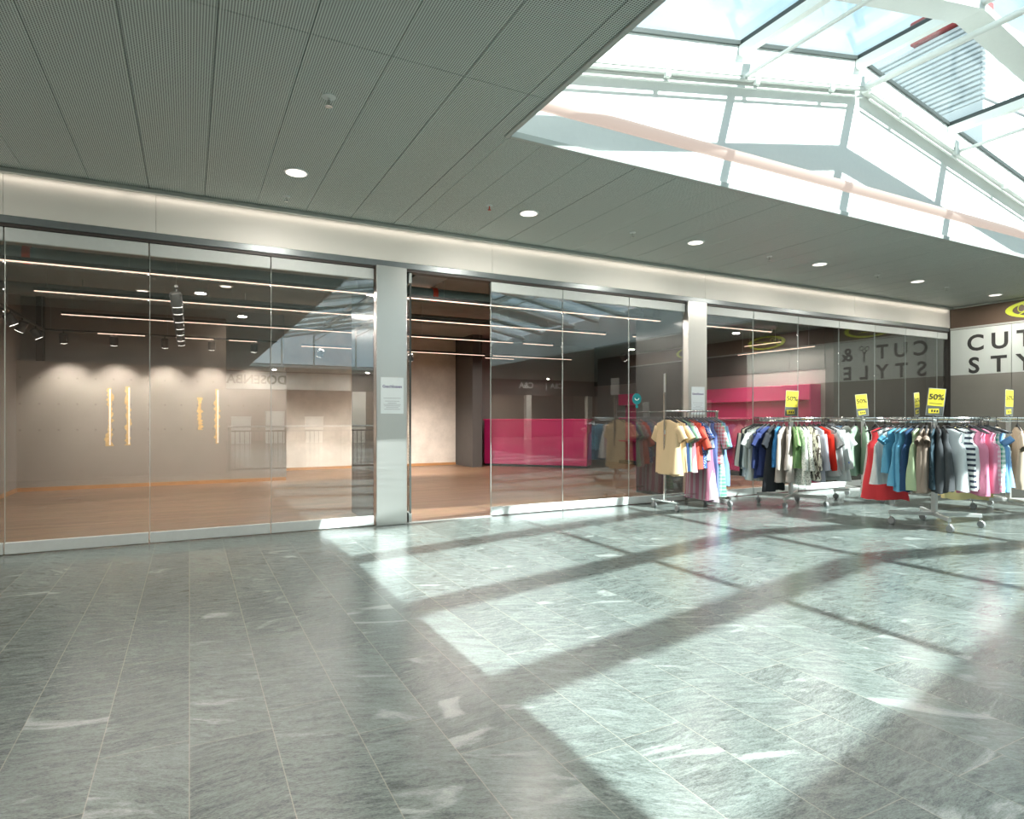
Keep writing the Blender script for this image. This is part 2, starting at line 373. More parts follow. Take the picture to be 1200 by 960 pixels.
# sun-blind rails along the gable, with guide rods towards the ridge direction
def rail(xa, xb, label):
    t = thing('blind_rail', label, 'blind rail', ((xa+xb)/2, YW-.1, rz((xa+xb)/2)-.5), 0, 'sun blind rails under the skylight gable')
    cx, cz = (xa+xb)/2, rz((xa+xb)/2)-.5
    def z(x): return rz(x)-.5-cz
    MB().prism([(xa-cx, z(xa)+.19), (xb-cx, z(xb)+.19), (xb-cx, z(xb)+.05), (xa-cx, z(xa)+.05)], -.05, .095).build('channel', M['frame'], t)
    for dy, dz, r in ((-.03, .02, .022), (-.02, -.07, .014)):
        auto(MB().tube([(xa-cx, dy, z(xa)+dz), (xb-cx, dy, z(xb)+dz)], r, 10).build('tube', M['frame'], t))
    for k in range(4):
        x = xa + (xb-xa)*(k+.5)/4
        MB().box(x-cx-.03, x-cx+.03, -.075, -.02, z(x)-.05, z(x)+.12, .006).build('bracket', M['frame'], t)
rail(2.5, 7.93, 'white sloping blind rail under skylight gable, rising from the ceiling edge to the ridge')
rail(8.07, 13.5, 'white sloping blind rail under skylight gable, falling from the ridge to the right')
for x, lab in ((5.7, 'thin white guide rod below the pane next to the ceiling edge'), (7.95, 'thick white guide rod below the ridge of the skylight'), (10.17, 'thin white guide rod on the far slope of the skylight')):
    z = rz(x)-.46; r = .040 if abs(x-7.95) < .1 else .023
    t = thing('guide_rod', lab, 'rod', (x, 0, z), 0)
    auto(MB().tube([(0, OY0, 0), (0, YW-.12, 0)], r, 10).build('rod', M['frame'], t))
    MB().box(-.03, .03, YW-.17, YW-.1, -.04, .04, .008).build('end_bracket', M['frame'], t)
# warm tubular light ledge along the well wall
struct('wall_lightwell_step', MB().box(2.45, 13.57, 5.075, YW, ZC+.03, 4.36), M['white'])
t = thing('light_tube', 'long pale copper tube light running along the white skylight wall', 'tube light', (8, 5.13, 4.445))
auto(MB().tube([(2.46-8, 0, 0), (13.56-8, 0, 0)], .082, 20).build('tube', M['copper'], t))
MB().box(2.46-8, 13.56-8, .0, .118, .055, .085, .004).build('bracket_ledge', M['trackdark'], t)

# rooftop outside
t = thing('rooftop_unit', 'grey louvred rooftop box with a dark red cap beyond the skylight glass', 'rooftop unit', (16.2, 7.6, 4.4))
MB().box(0, 4.0, 0, 3.0, -.1, 4.4, .02).build('body', M['extwhite'], t)
MB().box(.06, 4.0, .06, 3.0, 4.4, 6.4).build('louvre_box', M['louvre'], t)
mb = MB()
for k in range(16): mb.box(0, 4.0, -.04, .06, 4.42+k*.125, 4.49+k*.125, .005)
for k in range(16): mb.box(-.0, .06, .07, 3.0, 4.42+k*.125, 4.49+k*.125, .005)
mb.build('louvre', M['extwhite'], t)
MB().box(-.1, .9, .2, 1.6, 6.4, 7.0, .03).build('cap', M['redroof'], t)

# fascia, track, shopfront
mb = MB()
for a, b in ((-9, -1.73), (-1.727, -.343), (-.34, 3.947), (3.95, 8.17), (8.173, 12.4), (12.403, 15.985)): mb.box(a, b, 8.2, 8.42, 3.58, ZC, .002)
struct('wall_fascia', mb, M['fascia'])
struct('trim_ceiling_edge', MB().box(-9, 15.96, 8.13, 8.2, ZC-.035, ZC+.02, .003), M['greyframe'])
struct('trim_sliding_track', MB().box(-9, 15.95, 8.2, 8.4, 3.5, 3.58, .004), M['track'])
struct('trim_track_slot', MB().box(-9, 15.95, 8.215, 8.36, 3.465, 3.5), M['trackdark'])
struct('wall_above_shop', MB().box(-9, 16.3, 8.42, 8.5, 3.55, 4.3), M['plenum'])

def glass_panel(xa, xb, label, cat='glass panel', yaw=0):
    w = xb-xa; g = .006
    t = thing('sliding_glass_panel', label, cat, ((xa+xb)/2, YG, 0), yaw, 'sliding glass panels of the shopfront')
    h = w/2-g
    MB().box(-h, h, -.006, .006, .13, 3.33, .001).build('pane', M['glass'], t)
    MB().box(-h, h, -.022, .022, .012, .135, .004).build('bottom_rail', M['alu'], t)
    MB().box(-h, h, -.022, .022, 3.315, 3.46, .004).build('top_rail', M['alu'], t)
    MB().box(-h-.003, -h+.003, -.008, .008, .135, 3.315).build('edge_seal', M['seal'], t)
    return t
edges = [
 (-3.05, -1.73, 'partly seen glass panel at the far end of the empty shop, beside its side wall'),
 (-1.73, -.41, 'glass panel before the grey wall with two torn strips close together'),
 (-.41, .90, 'middle glass panel before the empty shop, between the two others'),
 (.90, 2.205, 'glass panel before the empty shop, beside the steel column with the notice'),
 (3.94, 5.19, 'glass panel beside the open doorway, before the pink counter'),
 (5.19, 6.49, 'glass panel between the open doorway panel and the one with the teal sticker'),
 (6.49, 7.725, 'glass panel with a round teal sticker behind the cream T-shirts'),
 (8.185, 9.42, 'glass panel beside the narrow steel column, before the bright pink shelf'),
 (9.42, 10.68, 'second glass panel from the narrow steel column, before the bright pink shelf'),
 (10.68, 11.94, 'glass panel in which the end of the bright pink shelf shows'),
 (11.94, 13.15, 'fourth glass panel from the narrow steel column, before dark wall'),
 (13.15, 14.27, 'third glass panel from the corner by the salon front'),
 (14.27, 15.52, 'second glass panel from the corner by the salon front'),
 (15.52, 15.94, 'narrow glass panel in the corner by the salon front'),
]
for a, b, l in edges: glass_panel(a, b, l)
# the parked door leaf, turned edge on
t = thing('parked_glass_door', 'glass door leaf folded back beside the steel column at the open doorway', 'glass door', (2.71, YG, 0))
MB().box(-.006, .006, 0, 1.2, .13, 3.33).build('pane', M['glass'], t)
MB().box(-.022, .022, -.01, 1.2, .012, .135, .004).build('bottom_rail', M['alu'], t)
MB().box(-.022, .022, -.01, 1.2, 3.315, 3.46, .004).build('top_rail', M['alu'], t)
MB().box(-.012, .012, -.012, 0, .13, 3.315).build('edge_seal', M['edge'], t)

def column(xa, xb, lab):
    cx = (xa+xb)/2; w = (xb-xa)/2
    t = thing('steel_column', lab, 'column', (cx, YG, 0))
    MB().box(-w+.004, w-.004, .05, 1.35, 0, 3.55).build('core', M['columnside'], t)
    MB().box(-w, w, -.085, .05, 0, 3.5, .006).build('cladding', M['steel'], t)
    return t
column(2.215, 2.64, 'brushed steel column beside the open doorway with a white notice on it')
column(7.735, 8.175, 'brushed steel column behind the cream T-shirts with a white notice on it')
def notice(cx, lab):
    t = thing('notice', lab, 'notice', (cx, YG-.0875, 1.51))
    MB().box(-.158, .158, -.003, 0, 0, .49).build('sheet', M['paper'], t)
    text('heading', 'Geschlossen', .053, M['ink'], t, (0, -.0035, .365), (PI/2, 0, 0), .0003, .001)
    mb = MB()
    for k, (w, z) in enumerate(((.12, .205), (.1, .165), (.06, .14), (.12, .12), (.11, .1), (.085, .078), (.11, .055))): mb.box(-w, w, -.0042, -.003, z, z+.006)
    mb.build('print_lines', M['inkgrey'], t)
notice(2.43, 'white closing notice taped to the column beside the open doorway')
notice(7.955, 'white closing notice taped to the column behind the clothes rail')
t = thing('sticker', 'round teal sticker with a white smile on the glass', 'sticker', (6.66, YG-.0075, 1.77))
MB().lathe([(.095, 0), (.095, -.002)], n=28, axis='y').build('disc', M['teal'], t)
mb = MB()
mb.tube([(-.045, -.003, .015), (-.03, -.003, -.012), (0, -.003, -.022), (.03, -.003, -.012), (.045, -.003, .015)], .006, 6)
mb.build('mark', M['white2'], t)
mb = MB(); mb.lathe([(.03, 0), (.03, -.002)], (0, -.0, -.125), 16, 'y'); mb.build('dot', M['teal'], t)

# ---- shop interior
ZS = 3.9
struct('ceiling_shop', MB().box(-3.3, 16.3, 8.4, 19, ZS, ZS+.3), M['plenum'])
struct('wall_shop_left', MB().box(-3.3, -3.0, 8.3, 16.0, 0, ZS), M['taupe2'])
struct('wall_back', MB().box(-3.0, 2.0, 15.2, 15.55, 0, 2.58), M['taupe'])
struct('wall_back_upper', MB().box(-3.0, 2.0, 15.55, 16.0, 0, ZS), M['taupe2'])
struct('wall_back_return', MB().box(1.85, 2.0, 15.56, 18.2, 0, ZS), M['darkwall'])
struct('trim_dark_post', MB().box(-2.72, -2.6, 15.35, 15.54, 2.58, ZS), M['darkbrown'])
struct('wall_concrete', MB().box(2.0, 7.35, 17.9, 18.2, 0, ZS), M['concrete'])
struct('wall_back_dark', MB().box(7.66, 12.5, 17.75, 17.95, 0, ZS), M['taupe2'])
struct('wall_shop_mid', MB().box(7.35, 7.66, 16.6, 18.2, 0, ZS), M['darkwall'])
struct('wall_shop_right', MB().box(12.5, 12.7, 8.95, 18, 0, 2.55), M['taupe2'])
struct('wall_shop_right_upper', MB().box(12.48, 12.7, 8.95, 18, 2.55, ZS), M['darkwall'])
struct('wall_behind_glass', MB().box(12.5, 16.3, 8.75, 8.95, 0, ZS), M['darkwall'])
struct('baseboard_back', MB().box(-2.98, 1.99, 15.18, 15.2, 0.004, .08), M['skirting'])
struct('baseboard_left', MB().box(-3.0, -2.98, 8.4, 15.2, 0.004, .08), M['skirting'])
struct('baseboard_concrete', MB().box(2.02, 7.35, 17.88, 17.9, 0.004, .08), M['skirting'])
mb = MB().box(2.9, 3.3, 8.27, 8.29, 0, .006)
struct('trim_threshold', MB().box(2.64, 3.94, 8.2, 8.29, 0.0, .007), M['alu'])
for nme, x0, z0, z1, seed, lab in (('w', -1.46, .87, 2.07, 1, 'torn plaster strip on the grey wall, first from the side wall'), ('w', -1.14, .88, 2.11, 2, 'torn plaster strip on the grey wall, second from the side wall'),
                               ('w', .2, 1.19, 1.9, 3, 'short torn plaster strip on the grey wall'), ('w', .54, .88, 2.09, 4, 'torn plaster strip on the grey wall, nearest the doorway column')):
    rnd = random.Random(seed); t = thing('torn_wall_strip', lab, 'wall damage', (x0, 15.2, z0))
    h = z1-z0; N = 26
    lo = [-.02 - rnd.random()*.05*(1 if rnd.random() > .5 else .2) - (.05 if (k < 6 and seed in (1,)) else 0) for k in range(N)]
    hi = [.02 + rnd.random()*.06*(1 if rnd.random() > .5 else .2) for k in range(N)]
    poly = [(hi[k], h*k/(N-1)) for k in range(N)] + [(lo[k], h*k/(N-1)) for k in range(N-1, -1, -1)]
    MB().prism(poly, -.004, 0.0).build('exposed_plaster', M['patch'], t)
    s = .018 if seed != 1 else .0
    if seed != 3: MB().box(s-.012, s+.016, -.008, -.003, .02, h-.02).build('filler_strip', M['patchw'], t)

def light(kind, name, loc, energy, col=(1, 1, 1), size=.2, size_y=None, rot=(0, 0, 0), parent=None, spot=None, blend=.6):
    l = bpy.data.lights.new(name, kind); l.energy = energy; l.color = col
    if kind == 'AREA':
        l.size = size
        if size_y: l.shape = 'RECTANGLE'; l.size_y = size_y
        else: l.shape = 'DISK'
    elif kind in ('POINT', 'SPOT'): l.shadow_soft_size = size
    if kind == 'SPOT': l.spot_size = spot; l.spot_blend = blend
    o = bpy.data.objects.new(name, l); COL.objects.link(o); o.location = loc; o.rotation_euler = rot
    if parent: o.parent = parent
    return o

WARM = (1, .93, .86)
LP = 9.0          # W per metre of light line
def light_line(x0, x1, y, z, lab, along='x', pw=1.0, hang=True):
    if along == 'x':
        t = thing('linear_light', lab, 'light', ((x0+x1)/2, y, z), 0, 'linear lights in the shop')
    else:
        t = thing('linear_light', lab, 'light', (y, (x0+x1)/2, z), PI/2, 'linear lights in the shop')
    h = (x1-x0)/2
    MB().box(-h, h, -.025, .025, .004, .05, .004).build('housing', M['darkmetal'], t)
    MB().box(-h+.01, h-.01, -.021, .021, -.004, .004).build('diffuser', M['led'], t)
    for k in range(max(2, int(h*2/1.6))):
        n = max(2, int(h*2/1.6)); x = -h+.15 + (2*h-.3)*k/(n-1)
        auto(MB().tube([(x, 0, .05), (x, 0, ZS-z-.002)], .0025, 5).build('wire', M['galv'], t))
    light('AREA', 'line_lamp', (0, 0, -.012), LP*2*h*pw, WARM, 2*h-.02, .04, (0, 0, 0), t)
    return t
light_line(-2.8, 7.55, 8.68, 3.2, 'longest glowing light line in the shop, nearest the glass')
light_line(-1.87, 7.6, 10.4, 3.17, 'second glowing light line behind the glass, running past the column')
light_line(-1.87, 6.5, 12.4, 3.15, 'third glowing light line behind the glass, before the grey wall')
light_line(6.75, 7.55, 12.4, 3.15, 'short light line beyond the gap in the third row')
light_line(2.3, 7.0, 15.0, 3.12, 'light line before the concrete wall with three spotlights below')
light_line(7.2, 8.1, 15.4, 3.1, 'short light line deep in the shop above the pink counter')
light_line(6.9, 9.3, 14.3, 3.05, 'light line deep in the shop beside the dark fin wall')
light_line(8.3, 10.5, 8.72, 3.2, 'light line near the glass above the bright pink shelf')
light_line(8.3, 8.9, 10.4, 3.17, 'very short light line beside the narrow steel column')
light_line(8.95, 11.1, 12.15, 3.02, 'longer of two light lines running inwards above the bright pink shelf', 'y')
light_line(9.3, 10.3, 11.5, 3.12, 'shorter of two light lines running inwards above the bright pink shelf', 'y')

# ceiling-hung tracks with spotlights
def track(p0, p1, lab, seglights=()):
    L = (Vector(p1)-Vector(p0)).length; c = (Vector(p0)+Vector(p1))/2; yaw = math.atan2(p1[1]-p0[1], p1[0]-p0[0])
    t = thing('lighting_track', lab, 'lighting track', c, yaw)
    MB().box(-L/2, L/2, -.02, .02, 0, .035, .003).build('rail', M['darkmetal'], t)
    for k in range(3):
        x = -L/2+.2+(L-.4)*k/2
        MB().tube([(x, 0, .035), (x, 0, ZS-c.z)], .003, 5).build('wire', M['galv'], t)
    for a, b in seglights:
        MB().box(a, b, -.016, .016, -.012, 0).build('light_insert', M['led'], t)
    return t
def spotlight(loc, aim, lab, group, energy=0, spot=R(60)):
    """cylinder spot under its track; aim = direction of the beam"""
    t = thing('track_spotlight', lab, 'spotlight', loc, 0, group)
    d = Vector(aim).normalized(); q = d.to_track_quat('-Z', 'Y').to_matrix().to_4x4()
    auto(MB().tube([(0, 0, 0), (0, 0, -.09)], .012, 8).build('stem', M['darkmetal'], t))
    c = Vector((0, 0, -.12))
    b = MB().lathe([(.055, .08), (.072, .065), (.072, -.10), (.064, -.105)], n=16); b.xform(Matrix.Translation(c) @ q)
    auto(b.build('head', M['darkmetal'], t))
    b = MB().lathe([(.060, -.1055), (.060, -.109)], n=16); b.xform(Matrix.Translation(c) @ q); b.build('lens', M['spotface'], t)
    if energy: 
        o = light('SPOT', 'spot_lamp', c + d*.118, energy, WARM, .03, parent=t, spot=spot, blend=.8); o.rotation_euler = d.to_track_quat('-Z', 'Y').to_euler()
track((-2.55, 14.55, 3.12), (1.75, 14.55, 3.12), 'dark lighting track running along the grey wall', ((-1.2, -.4), (.15, .85), (1.15, 1.7)))
for k, x in enumerate((-2.15, -1.33, -.45, .42, 1.25)):
    spotlight((x, 14.55, 3.12), (0, .42, -1), 'wall-washing spotlight on the track along the grey wall, number %s from the side wall' % ('one', 'two', 'three', 'four', 'five')[k], 'spotlights on the track along the grey wall', 95, R(85))
track((-.15, 8.9, 3.1), (-.15, 14.0, 3.1), 'lighting track running straight into the empty shop')
for k, y in enumerate((9.0, 9.6, 10.4, 11.2, 12.0, 12.9, 13.7)):
    spotlight((-.15, y, 3.1), (.15, .4, -1), 'spotlight on the track running into the shop, %s from the glass' % ('first', 'second', 'third', 'fourth', 'fifth', 'sixth', 'seventh')[k], 'spotlights on the track running into the shop', 35, R(70))
track((-2.45, 9.2, 3.1), (-2.45, 14.55, 3.1), 'lighting track along the side wall of the empty shop')
for k, y in enumerate((10.6, 11.3, 12.0, 12.8, 13.8)):
    spotlight((-2.45, y, 3.1), (-.5 if k % 2 else .5, .2, -1), 'spotlight on the side wall track, %s from the glass' % ('first', 'second', 'third', 'fourth', 'fifth')[k], 'spotlights on the side wall track', 60, R(80))
for k, x in enumerate((2.75, 4.35, 4.95)):
    spotlight((x, 15.05, 3.12), (.3*(k-1), .5, -1), 'spotlight above the doorway before the concrete wall, %s from the steel column' % ('first', 'second', 'third')[k], 'spotlights before the concrete wall', 420, R(95))
for k, (x, y) in enumerate(((9.0, 11.0), (9.6, 12.4), (10.3, 10.6))):
    spotlight((x, y, 3.1), (.8, .1, -1), 'spotlight above the bright pink shelf, %s from the narrow column' % ('first', 'second', 'third')[k], 'spotlights above the pink shelf', 60, R(80))

# pipes and ducts under the shop ceiling
def pipe(p0, p1, r, mat, lab, hangers=3, name='pipe', clamp=None):
    c = (Vector(p0)+Vector(p1))/2; t = thing(name, lab, name, c)
    a, b = Vector(p0)-c, Vector(p1)-c
    auto(MB().tube([a, b], r, 16).build('tube', mat, t))
    for k in range(hangers):
        q = a + (b-a)*((k+.5)/hangers)
        MB().tube([q+Vector((0, 0, r)), q+Vector((0, 0, ZS-c.z))], .008, 6).build('hanger_rod', M['galv'], t)
    for cl in (clamp or ()):
        q = a+(b-a)*cl; d = (b-a).normalized()*.04
        auto(MB().tube([q-d, q+d], r+.012, 16).build('clamp', M['red'], t))
pipe((-3, 9.3, 3.41), (7.6, 9.3, 3.41), .1, M['pipe'], 'grey green pipe with red clamps, nearest the glass', 5, clamp=(.12, .608))
pipe((-3, 11.3, 3.72), (7.6, 11.3, 3.72), .07, M['plenum'], 'dark pipe under the ceiling in the middle of the shop', 4)
pipe((-3, 13.2, 3.66), (7.6, 13.2, 3.66), .11, M['plenum'], 'thick dark pipe under the ceiling before the grey wall', 4)
pipe((2.9, 8.7, 3.7), (2.9, 15, 3.7), .05, M['galv'], 'pale pipe running inwards above the open doorway', 3)
pipe((8.2, 10.2, 3.66), (12.4, 10.2, 3.66), .1, M['plenum'], 'dark pipe above the bright pink shelf', 2)
t = thing('cable_tray', 'pale cable tray on brackets above the open doorway', 'cable tray', (3.2, 9.5, 3.55))
MB().box(-.25, .25, -.9, 4.0, 0, .02).box(-.25, -.235, -.9, 4.0, 0, .08).box(.235, .25, -.9, 4.0, 0, .08).build('tray', M['galv'], t)
for y in (-.5, 1.2, 3): MB().box(-.27, -.25, y-.02, y+.02, 0, .35).box(.25, .27, y-.02, y+.02, 0, .35).build('bracket', M['galv'], t)
for k, (x, y) in enumerate(((-1.6, 11.6), (.6, 12.6), (-.8, 13.8), (1.6, 11.9))):
    t = thing('ceiling_downlight', 'round recessed lamp in the dark shop ceiling, %s' % ('over the side wall track', 'above the third light line', 'before the grey wall', 'near the column')[k], 'light', (x, y, ZS), 0, 'round lamps in the shop ceiling')
    auto(MB().lathe([(.12, 0), (.12, -.012), (.1, -.016)], n=20).build('ring', M['white2'], t)); MB().lathe([(.095, -.0165), (.095, -.019)], n=20).build('lens', M['lamp'], t)

# pink furniture
ang = math.atan2(14.8-17.16, 10.1-7.97)
t = thing('pink_counter', 'pink counter standing in the shop beyond the open doorway', 'counter', (9.05, 15.95, 0.004), ang)
MB().box(-1.6, 1.6, 0, .6, .06, 1.38, .008).build('front', M['pinkdark'], t)
MB().box(-1.63, 1.63, -.02, .62, 1.38, 1.42, .006).build('top', M['pink'], t)
MB().box(-1.57, 1.57, .03, .55, 0, .06).build('plinth', M['black'], t)
t = thing('pink_wall_shelf', 'bright pink wall shelf with a deep pink niche behind the second steel column', 'wall shelf', (12.5, 10.8, 0.004))
MB().box(-.32, 0, -1.72, 5.2, 1.85, 2.2, .006).build('pelmet', M['pink'], t)
MB().box(-.03, 0, -1.7, 5.2, .1, 1.85).build('back_panel', M['pinkdark'], t)
MB().box(-.34, 0, -1.74, -1.70, 0, 2.2, .004).build('end_panel', M['pinkdark'], t)
MB().box(-.3, -.03, -1.7, 5.2, 1.42, 1.46, .004).build('shelf', M['pink'], t)
MB().box(-.3, -.03, -1.7, 5.2, .7, .74, .004).build('shelf', M['pinkdark'], t)
MB().box(-.3, -.03, -1.7, 5.2, 0, .1).build('plinth', M['black'], t)

# ---- salon front on the right (X = 16)
struct('wall_right', MB().box(16.0, 16.3, -6, 8.75, 0, 4.1), M['darkwall'])
t = thing('salon_fascia', 'dark brown fascia board with lime oval logos above the salon front', 'sign board', (15.98, 2.2, 3.56))
MB().box(-.025, .005, -6, 5.98, 0, .47, .003).build('board', M['brownfascia'], t)
MB().box(-.045, .005, -6, 5.98, -.04, 0, .003).build('lower_trim', M['greyframe'], t)
MB().box(-.045, .005, -6, 5.98, .45, .485, .003).build('upper_trim', M['greyframe'], t)
for yc in (6.36-2.2, 3.06-2.2, -.24-2.2):
    mb = MB(); N = 40; ay, az = .70, .205
    pts = [(-.035, yc+ay*math.cos(2*PI*k/N), .235+az*math.sin(2*PI*k/N)) for k in range(N+1)]
    vs = []; 
    for k in range(N):
        a = 2*PI*k/N; w = .80 + .08*math.cos(a)     # ring thicker on one side
        o_ = (yc+ay*math.cos(a), .235+az*math.sin(a)); i_ = (yc-.01+ay*.83*math.cos(a), .235+az*.80*math.sin(a))
        vs += [(-.05, *o_), (-.05, *i_), (-.02, *o_), (-.02, *i_)]
    fs = []
    for k in range(N):
        a, b = k*4, ((k+1) % N)*4
        fs += [(a, b, b+1, a+1), (a, a+2, b+2, b), (a+1, b+1, b+3, a+3)]
    mb.add(vs, fs); ring = mb.build('oval_logo', M['lime'], t)
    mb = MB()
    def arc(cy, cz, ry, rz_, a0, a1, n=12): return [(-.035, yc+cy+ry*math.cos(a0+(a1-a0)*k/n), .235+cz+rz_*math.sin(a0+(a1-a0)*k/n)) for k in range(n+1)]
    mb.tube(arc(.40, .03, .07, .085, 0, 2*PI), .011, 6); mb.tube(arc(.22, .05, .07, .07, 0, 2*PI), .011, 6)
    mb.tube([(-.035, yc+.50, .235-.12), (-.035, yc+.3, .235-.03), (-.035, yc-.1, .235+.02), (-.035, yc-.42, .235+.06)], .014, 6, rs=[.008, .016, .014, .005])
    mb.tube([(-.035, yc+.22, .235-.02), (-.035, yc-.05, .235-.05), (-.035, yc-.3, .235-.07)], .014, 6, rs=[.014, .016, .005])
    mb.build('logo_figure', M['lime'], ring)
lay = [  # salon glass units with the letters stuck on them: y from, y to, letters (row 1), letters (row 2)
 (8.18, 6.95, [('C', 7.65), ('U', 7.17)], [('S', 7.68), ('T', 7.19)], 'frosted salon panel with the letters C U above S T, in the corner'),
 (6.95, 5.45, [('T', 6.70), ('&', 5.74)], [('Y', 6.70), ('L', 6.22), ('E', 5.75)], 'frosted salon panel with T, scissors and ampersand above Y L E'),
 (5.45, 3.9, [], [], 'plain frosted salon panel beyond the lettering'), (3.9, 2.3, [], [], 'plain salon panel second beyond the lettering')]
for (ya, yb, r1, r2, lab) in lay:
    yc = (ya+yb)/2; h = (ya-yb)/2-.004
    t = thing('salon_shopfront', lab, 'shopfront', (15.96, yc, 0))
    MB().box(-.01, .03, -h, h, .12, 2.45, .002).build('lower_pane', M['smoked'], t)
    MB().box(-.012, .03, -h, h, 2.45, 3.51, .002).build('film', M['frost'], t)
    MB().box(-.03, .03, -h, h, 0.0, .12, .004).build('bottom_rail', M['alu'], t)
    for (ch, y) in r1: text('letter', ch, .50, M['letters'], t, (-.0145, y-yc, 3.155), (PI/2, 0, -PI/2), .003, .012)
    for (ch, y) in r2: text('letter', ch, .50, M['letters'], t, (-.0145, y-yc, 2.64), (PI/2, 0, -PI/2), .003, .012)
    if ('&', 5.74) in r1:
        mb = MB(); x = -.017; y0 = 6.22-yc
        def circ(cy, cz, r, n=16): return [(x, y0+cy+r*math.cos(2*PI*k/n), cz+r*math.sin(2*PI*k/n)) for k in range(n+1)]
        mb.tube(circ(.075, 3.29, .055), .009, 6); mb.tube(circ(-.075, 3.31, .055), .009, 6)
        mb.tube([(x, y0+.05, 3.24), (x, y0+.0, 3.14), (x, y0-.02, 2.92)], .02, 6, rs=[.012, .022, .004])
        mb.tube([(x, y0-.05, 3.26), (x, y0, 3.14), (x, y0+.012, 2.92)], .02, 6, rs=[.012, .022, .004])
        mb.build('scissors', M['letters'], t)

# ---- the mall behind the camera (seen as reflections in the glass)
struct('wall_behind', MB().box(-9, .85, -1.75, -1.35, 0, ZC+.02), M['brownwall'])
struct('wall_left', MB().box(-9.2, -9, -26, 8.6, 0, 4.2), M['brownwall'])
FY = -20.2
struct('wall_far_behind', MB().box(-9, 28, -26.2, -26, 0, 4.2), M['brownwall'])
struct('wall_far_right', MB().box(27.8, 28, -26, 8, 0, 4.2), M['brownwall'])
struct('wall_far_right_return', MB().box(16.3, 28, -5.6, -5.3, 0, 4.2), M['brownwall'])
struct('ceiling_opposite_shops', MB().box(-9, 28, -26, FY-.2, 3.9, 4.2), M['plenum'])
struct('wall_opposite_lintel', MB().box(-9, 28, FY-.2, FY, 3.0, ZC+.02), M['darkwall'])
for k, (xa, xb) in enumerate(((1.2, 1.6), (8.5, 9.3), (15.0, 15.6), (20.2, 20.6), (25.2, 25.6))): struct('pillar_opposite', MB().box(xa, xb, FY-.3, FY+.05, 0, 3.0), M['fascia'])
t = thing('shoe_shop_sign', 'white sign band with green lettering over the opposite shop, mirrored in the glass', 'sign', (4.6, FY, 3.05))
MB().box(-6, 3.8, 0, .06, 0, .95, .004).build('board', M['shopwhite'], t)
text('lettering', 'DOSENBACH', .68, M['signgreen'], t, (.25, .065, .5), (PI/2, 0, PI), .01, .016, 'LEFT')
t = thing('clothes_shop_sign', 'small white lettering over the opposite clothes shop, mirrored in the glass', 'sign', (21.2, FY, 3.65))
MB().box(-2.6, 2.6, 0, .05, -.35, .35, .004).build('board', M['darkwall'], t)
text('lettering', 'C&A', .55, M['white2'], t, (-1.0, .055, 0), (PI/2, 0, PI), .004, .012)
text('lettering', 'C&A  |', .5, M['white2'], t, (1.2, .055, 0), (PI/2, 0, PI), .004, .012)
t = thing('balustrade', 'steel balustrade of upright bars behind the viewer, mirrored in the glass', 'railing', (4.6, -1.45, 0))
auto(MB().tube([(-3.7, 0, 1.22), (3.7, 0, 1.22)], .03, 10).build('handrail', M['chrome'], t))
MB().box(-3.7, 3.7, -.02, .02, .06, .1, .003).build('bottom_rail', M['darkmetal'], t)
for k in range(62):
    x = -3.65+k*7.3/61
    MB().box(x-.008, x+.008, -.008, .008, .1, 1.1).build('bar', M['darkmetal'], t)
MB().box(-3.7, 3.7, -.02, .02, 1.08, 1.12, .003).build('upper_rail', M['darkmetal'], t)
for k in range(6):
    x = -3.68+k*7.36/5; MB().box(x-.02, x+.02, -.025, .025, 0, 1.2, .004).build('post', M['darkmetal'], t)
for k, (x, h) in enumerate(((2.6, 1.5), (4.4, 1.8), (6.6, 1.5))):
    t = thing('display_shelf', 'white display shelf inside the opposite shop, %s along' % ('first', 'second', 'third')[k], 'shelf', (x, FY-1.5, 0), 0, 'display shelves in the opposite shop')
    MB().box(-.5, .5, -.2, .2, 0, h, .01).build('body', M['shopwhite'], t)
    MB().box(-.52, .52, -.22, .22, h, h+.04, .006).build('top', M['white2'], t)

# ---- mall ceiling fittings
t = thing('cove_light', 'slim warm light strip tucked under the ceiling edge above the cream fascia', 'light', (3.5, 8.11, 4.0))
MB().box(-12.4, 12.4, -.02, .02, .0, .045, .003).build('housing', M['greyframe'], t)
for k in range(6):
    light('AREA', 'cove_lamp', (-10.3+k*4.13, .03, -.01), .9, (1, .88, .76), 4.1, .03, (R(35), 0, 0), t)

def downlight(x, y, lab, pw=24):
    t = thing('downlight', lab, 'light', (x, y, ZC), 0, 'round downlights in the mall ceiling')
    auto(MB().lathe([(.125, .0), (.125, -.008), (.108, -.012)], n=24).build('ring', M['white2'], t))
    MB().lathe([(.105, -.0125), (.105, -.015)], n=24).build('lens', M['lamp'], t)
    light('AREA', 'downlight_lamp', (0, 0, -.03), pw, (1, .93, .84), .2, None, (0, 0, 0), t)
for k, x in enumerate((1.0, 3.81, 6.63, 9.42, 12.25, 15.05)):
    downlight(x, 6.85, 'round white downlight in the mall ceiling, %s counted from the empty shop' % ('first', 'second', 'third', 'fourth', 'fifth', 'sixth')[k])
for k, (x, y) in enumerate(((-3.5, 6.85), (-3.5, 2.2), (.2, 2.2), (-6.5, 4.5), (-6.5, .5), (1.2, -.6))):  # unseen downlights, added as fill for the mall
    downlight(x, y, 'round white downlight added out of view in the mall ceiling for fill light', 34)
for k, (x, y) in enumerate(((4, -18.6), (9, -18.6), (14, -18.6), (14.7, -2), (14.7, 3), (21, -18.6), (21, -9))):  # more unseen lamps, added to lift the far walkway and sign board
    downlight(x, y, 'round white downlight added over the far walkway behind the viewer for fill light', 75)
for k, (x, e) in enumerate(((4.0, 160), (11.0, 100), (20.5, 220))):
    light('AREA', 'opposite_shop_lamp', (x, FY-2.8, 3.8), e, (1, .85, .7), 4, 2, (0, 0, 0))
